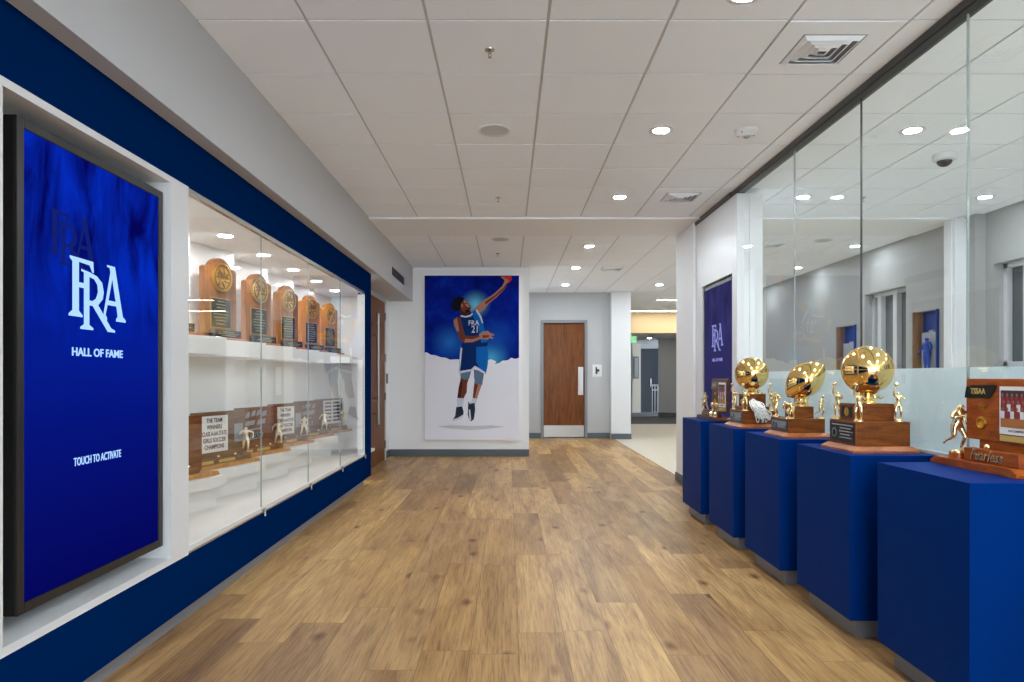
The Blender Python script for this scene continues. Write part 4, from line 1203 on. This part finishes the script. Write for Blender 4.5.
# 1st and 5th plinths: board trophies that face the aisle
def tennessee(mb, x, z, w_, h_, y, m=0):
    pts = [(0, 0), (.80, .03), (.86, .22), (.93, .45), (1.0, .78), (1.0, 1.0), (.22, .96), (.20, .88), (.06, .86), (.03, .5)]
    mb.prism([(x + p[0] * w_, z + p[1] * h_) for p in pts], y - .003, y, 'y', m)
def plaque_trophy(label, loc, rz, wood, basem, W, H, base_l, fig_x, fig_kind, full=True):
    t = thing('plaque_trophy', label, 'trophy', loc, rz, 'plaque trophies on plinths')
    mb = MB(); mb.prism([(-base_l / 2, 0), (base_l / 2, 0), (base_l / 2, .014), (base_l / 2 - .03, .034), (-base_l / 2 + .03, .034), (-base_l / 2, .014)], -.09, .09, 'y')
    mb.build('base', basem, t, bevel=.003)
    z0 = .034
    MB().box(fig_x + .055, base_l / 2 - .03, -.06, -.02, z0, z0 + .055).build('step', basem, t, bevel=.004)
    bx0 = fig_x + (-.025 if full else .06); zb = .12 if full else .075; BY = .005 if full else .022; fy = -.05 if full else -.02
    MB().box(bx0, bx0 + W, BY, BY + .026, zb, zb + H).build('board', wood, t, bevel=.003)
    if zb > .09: MB().box(bx0 + .08, bx0 + W - .05, BY + .004, BY + .022, z0, zb + .01).build('support', wood, t)
    mb = MB(); tennessee(mb, bx0 - .006, zb + H * .68, W * .46, H * .22, BY - .0005)
    bd = mb.build('black_plate', M['plate'], t)
    text('lettering', 'TSSAA', H * .135, bd, (bx0 + W * .19, BY - .0045, zb + H * .79), M['goldprint'], .0004, .9)
    R = Matrix.Translation((bx0 + W * .24, BY, zb + H * .28)) @ Matrix.Rotation(PI / 2, 4, 'X')
    md = MB().lathe([(0, .006), (.018, .006), (.021, .009), (.026, .008), (.027, 0)], n=28, T=R).build('medal', M['bronze_medal'], t, 'auto')
    text('lettering', '1987', H * .11, t, (bx0 + W * .25, BY - .0015, zb + H * .53), M['bronze_medal'], .0004, .8)
    x0, x1 = bx0 + W * .50, bx0 + W * .93
    ph = MB().box(x0, x1, BY - .005, BY, zb + H * .14, zb + H * .88).build('photo', M['paper'], t)
    mb = MB()
    za, zc = zb + H * .25, zb + H * .82
    mb.box(x0 + .008, x1 - .008, BY - .0058, BY - .0052, za, zc, 0)
    mb.box(x0 + .008, x1 - .008, BY - .0062, BY - .0058, za, za + (zc - za) * .28, 1)
    rr = random.Random(5)
    nper = 6
    for row in range(3):
        for i in range(nper):
            cx = x0 + .02 + (x1 - x0 - .04) * (i + .5 * (row % 2) * .6) / (nper - .6)
            zf = za + (zc - za) * (.24 + .19 * row)
            c_ = (2, 3)[(i + row) % 2] if row < 2 else 3
            mb.prism([(cx - .009, zf), (cx + .009, zf), (cx + .011, zf + .030), (cx - .011, zf + .030)], BY - .0070, BY - .0064, 'y', c_)
            mb.prism([(cx + .006 * math.cos(a), zf + .038 + .0075 * math.sin(a)) for a in [2 * PI * j / 8 for j in range(8)]], BY - .0074, BY - .0068, 'y', 4)
    mb.build('picture', PIC, ph)
    text('caption', 'STATE CHAMPIONS', H * .045, ph, ((x0 + x1) / 2, BY - .0055, zb + H * .195), M['inkblack'], 0, .8, depth=.0003)
    MB().box(bx0 + W * .50, bx0 + W * .95, BY - .004, BY, zb + .008, zb + H * .12).build('name_plate', M['goldprint'], t)
    if full:
        text('script_lettering', 'Fearless', .062, t, (bx0 + W * .52, -.062, z0 + .030), M['palegold'], .0008, .95, depth=.003, shear=.35)
        MB().sphere((bx0 + W * .47, -.04, z0 + .066), .013, nu=14, nv=10).build('knob', M['palegold'], t, True)
    else:
        for x in (bx0 + .27, bx0 + .39):
            MB().lathe([(0, 0), (.03, 0), (.03, .03), (.012, .045), (.008, .075), (.02, .10), (.016, .125), (0, .13)], c=(x, -.05, z0), n=18).build('small_cup', M['palegold'], t, 'auto')
    MB().lathe([(0, 0), (.034, 0), (.032, .026), (0, .026)], c=(fig_x, fy, z0), n=24).build('figure_block', basem, t, 'auto')
    MB().lathe([(.030, 0), (.028, .008), (.016, .012), (0, .012)], c=(fig_x, fy, z0 + .026), n=24).build('figure_stand', M['palegold'], t, 'auto')
    figure(t, fig_kind, .215 if full else .19, (fig_x, fy, z0 + .034), 1.9 if full else -.6)
    return t
PIC = [mat('photo_dark', (58, 44, 52), .5, vary=.3, vscale=30), mat('photo_court', (176, 112, 60), .5), mat('photo_white', (226, 222, 226), .5), mat('photo_red', (150, 40, 46), .5), mat('photo_face', (150, 104, 84), .5)]
plaque_trophy('cherry wood plaque trophy with team photo and gold runner on the closest blue plinth', (2.02, 2.845, PT), -PI / 2, M['cherry'], M['cherry'], .42, .262, .53, -.135, 'runner')
plaque_trophy('small dark wooden board trophy with gold figures on the farthest blue plinth', (1.90, 6.24, PT), -PI / 2, M['darkwood'], M['darkwood'], .44, .30, .58, -.235, 'dribbler', False)

# ------------------------------------------------------------------ locker niches in the side room wall
def niche(label, y0, y1, top):
    t = thing('wall_locker', label, 'locker', (RX2, (y0 + y1) / 2, 0), 0, 'blue lockers in the side room wall')
    h = (y1 - y0) / 2 - .006
    MB().box(.10, .12, -h, h, .91, top).build('back_panel', M['lockerblue'], t)
    mb = MB().box(-.03, .10, h - .02, h, .91, top)
    mb.build('tan_side', M['tan'], t)
    MB().box(-.03, .10, -h, -h + .018, .91, top).build('blue_side', M['lockerblue'], t)
    pn = MB().box(.05, .10, -h + .07, h - .06, .95, top - .26).build('display_board', M['grey'], t, bevel=.01)
    MB().box(.06, .09, -.05, .05, top - .26, top - .235).build('board_tab', M['grey'], t)
    return t
niche('blue wall locker with a tan side behind the glass, beside the white side room column', 8.12, 8.62, 2.12)
niche('blue wall locker with a tan side behind the glass, deeper in past the inner window', 10.05, 10.62, 2.08)
t = thing('player_figurine', 'small football player figurine in blue standing in the locker beside the white side room column', 'figurine', (RX2 + .018, 8.37, 1.39))
MB().lathe([(0, -.04), (.028, -.04), (.028, 0), (0, 0)], n=20).build('stand', M['white'], t)
figure(t, 'standing', .42, (-.012, 0, 0), -PI / 2, mat('player_blue', (24, 70, 160), .5), 'body')
FIG.clear()
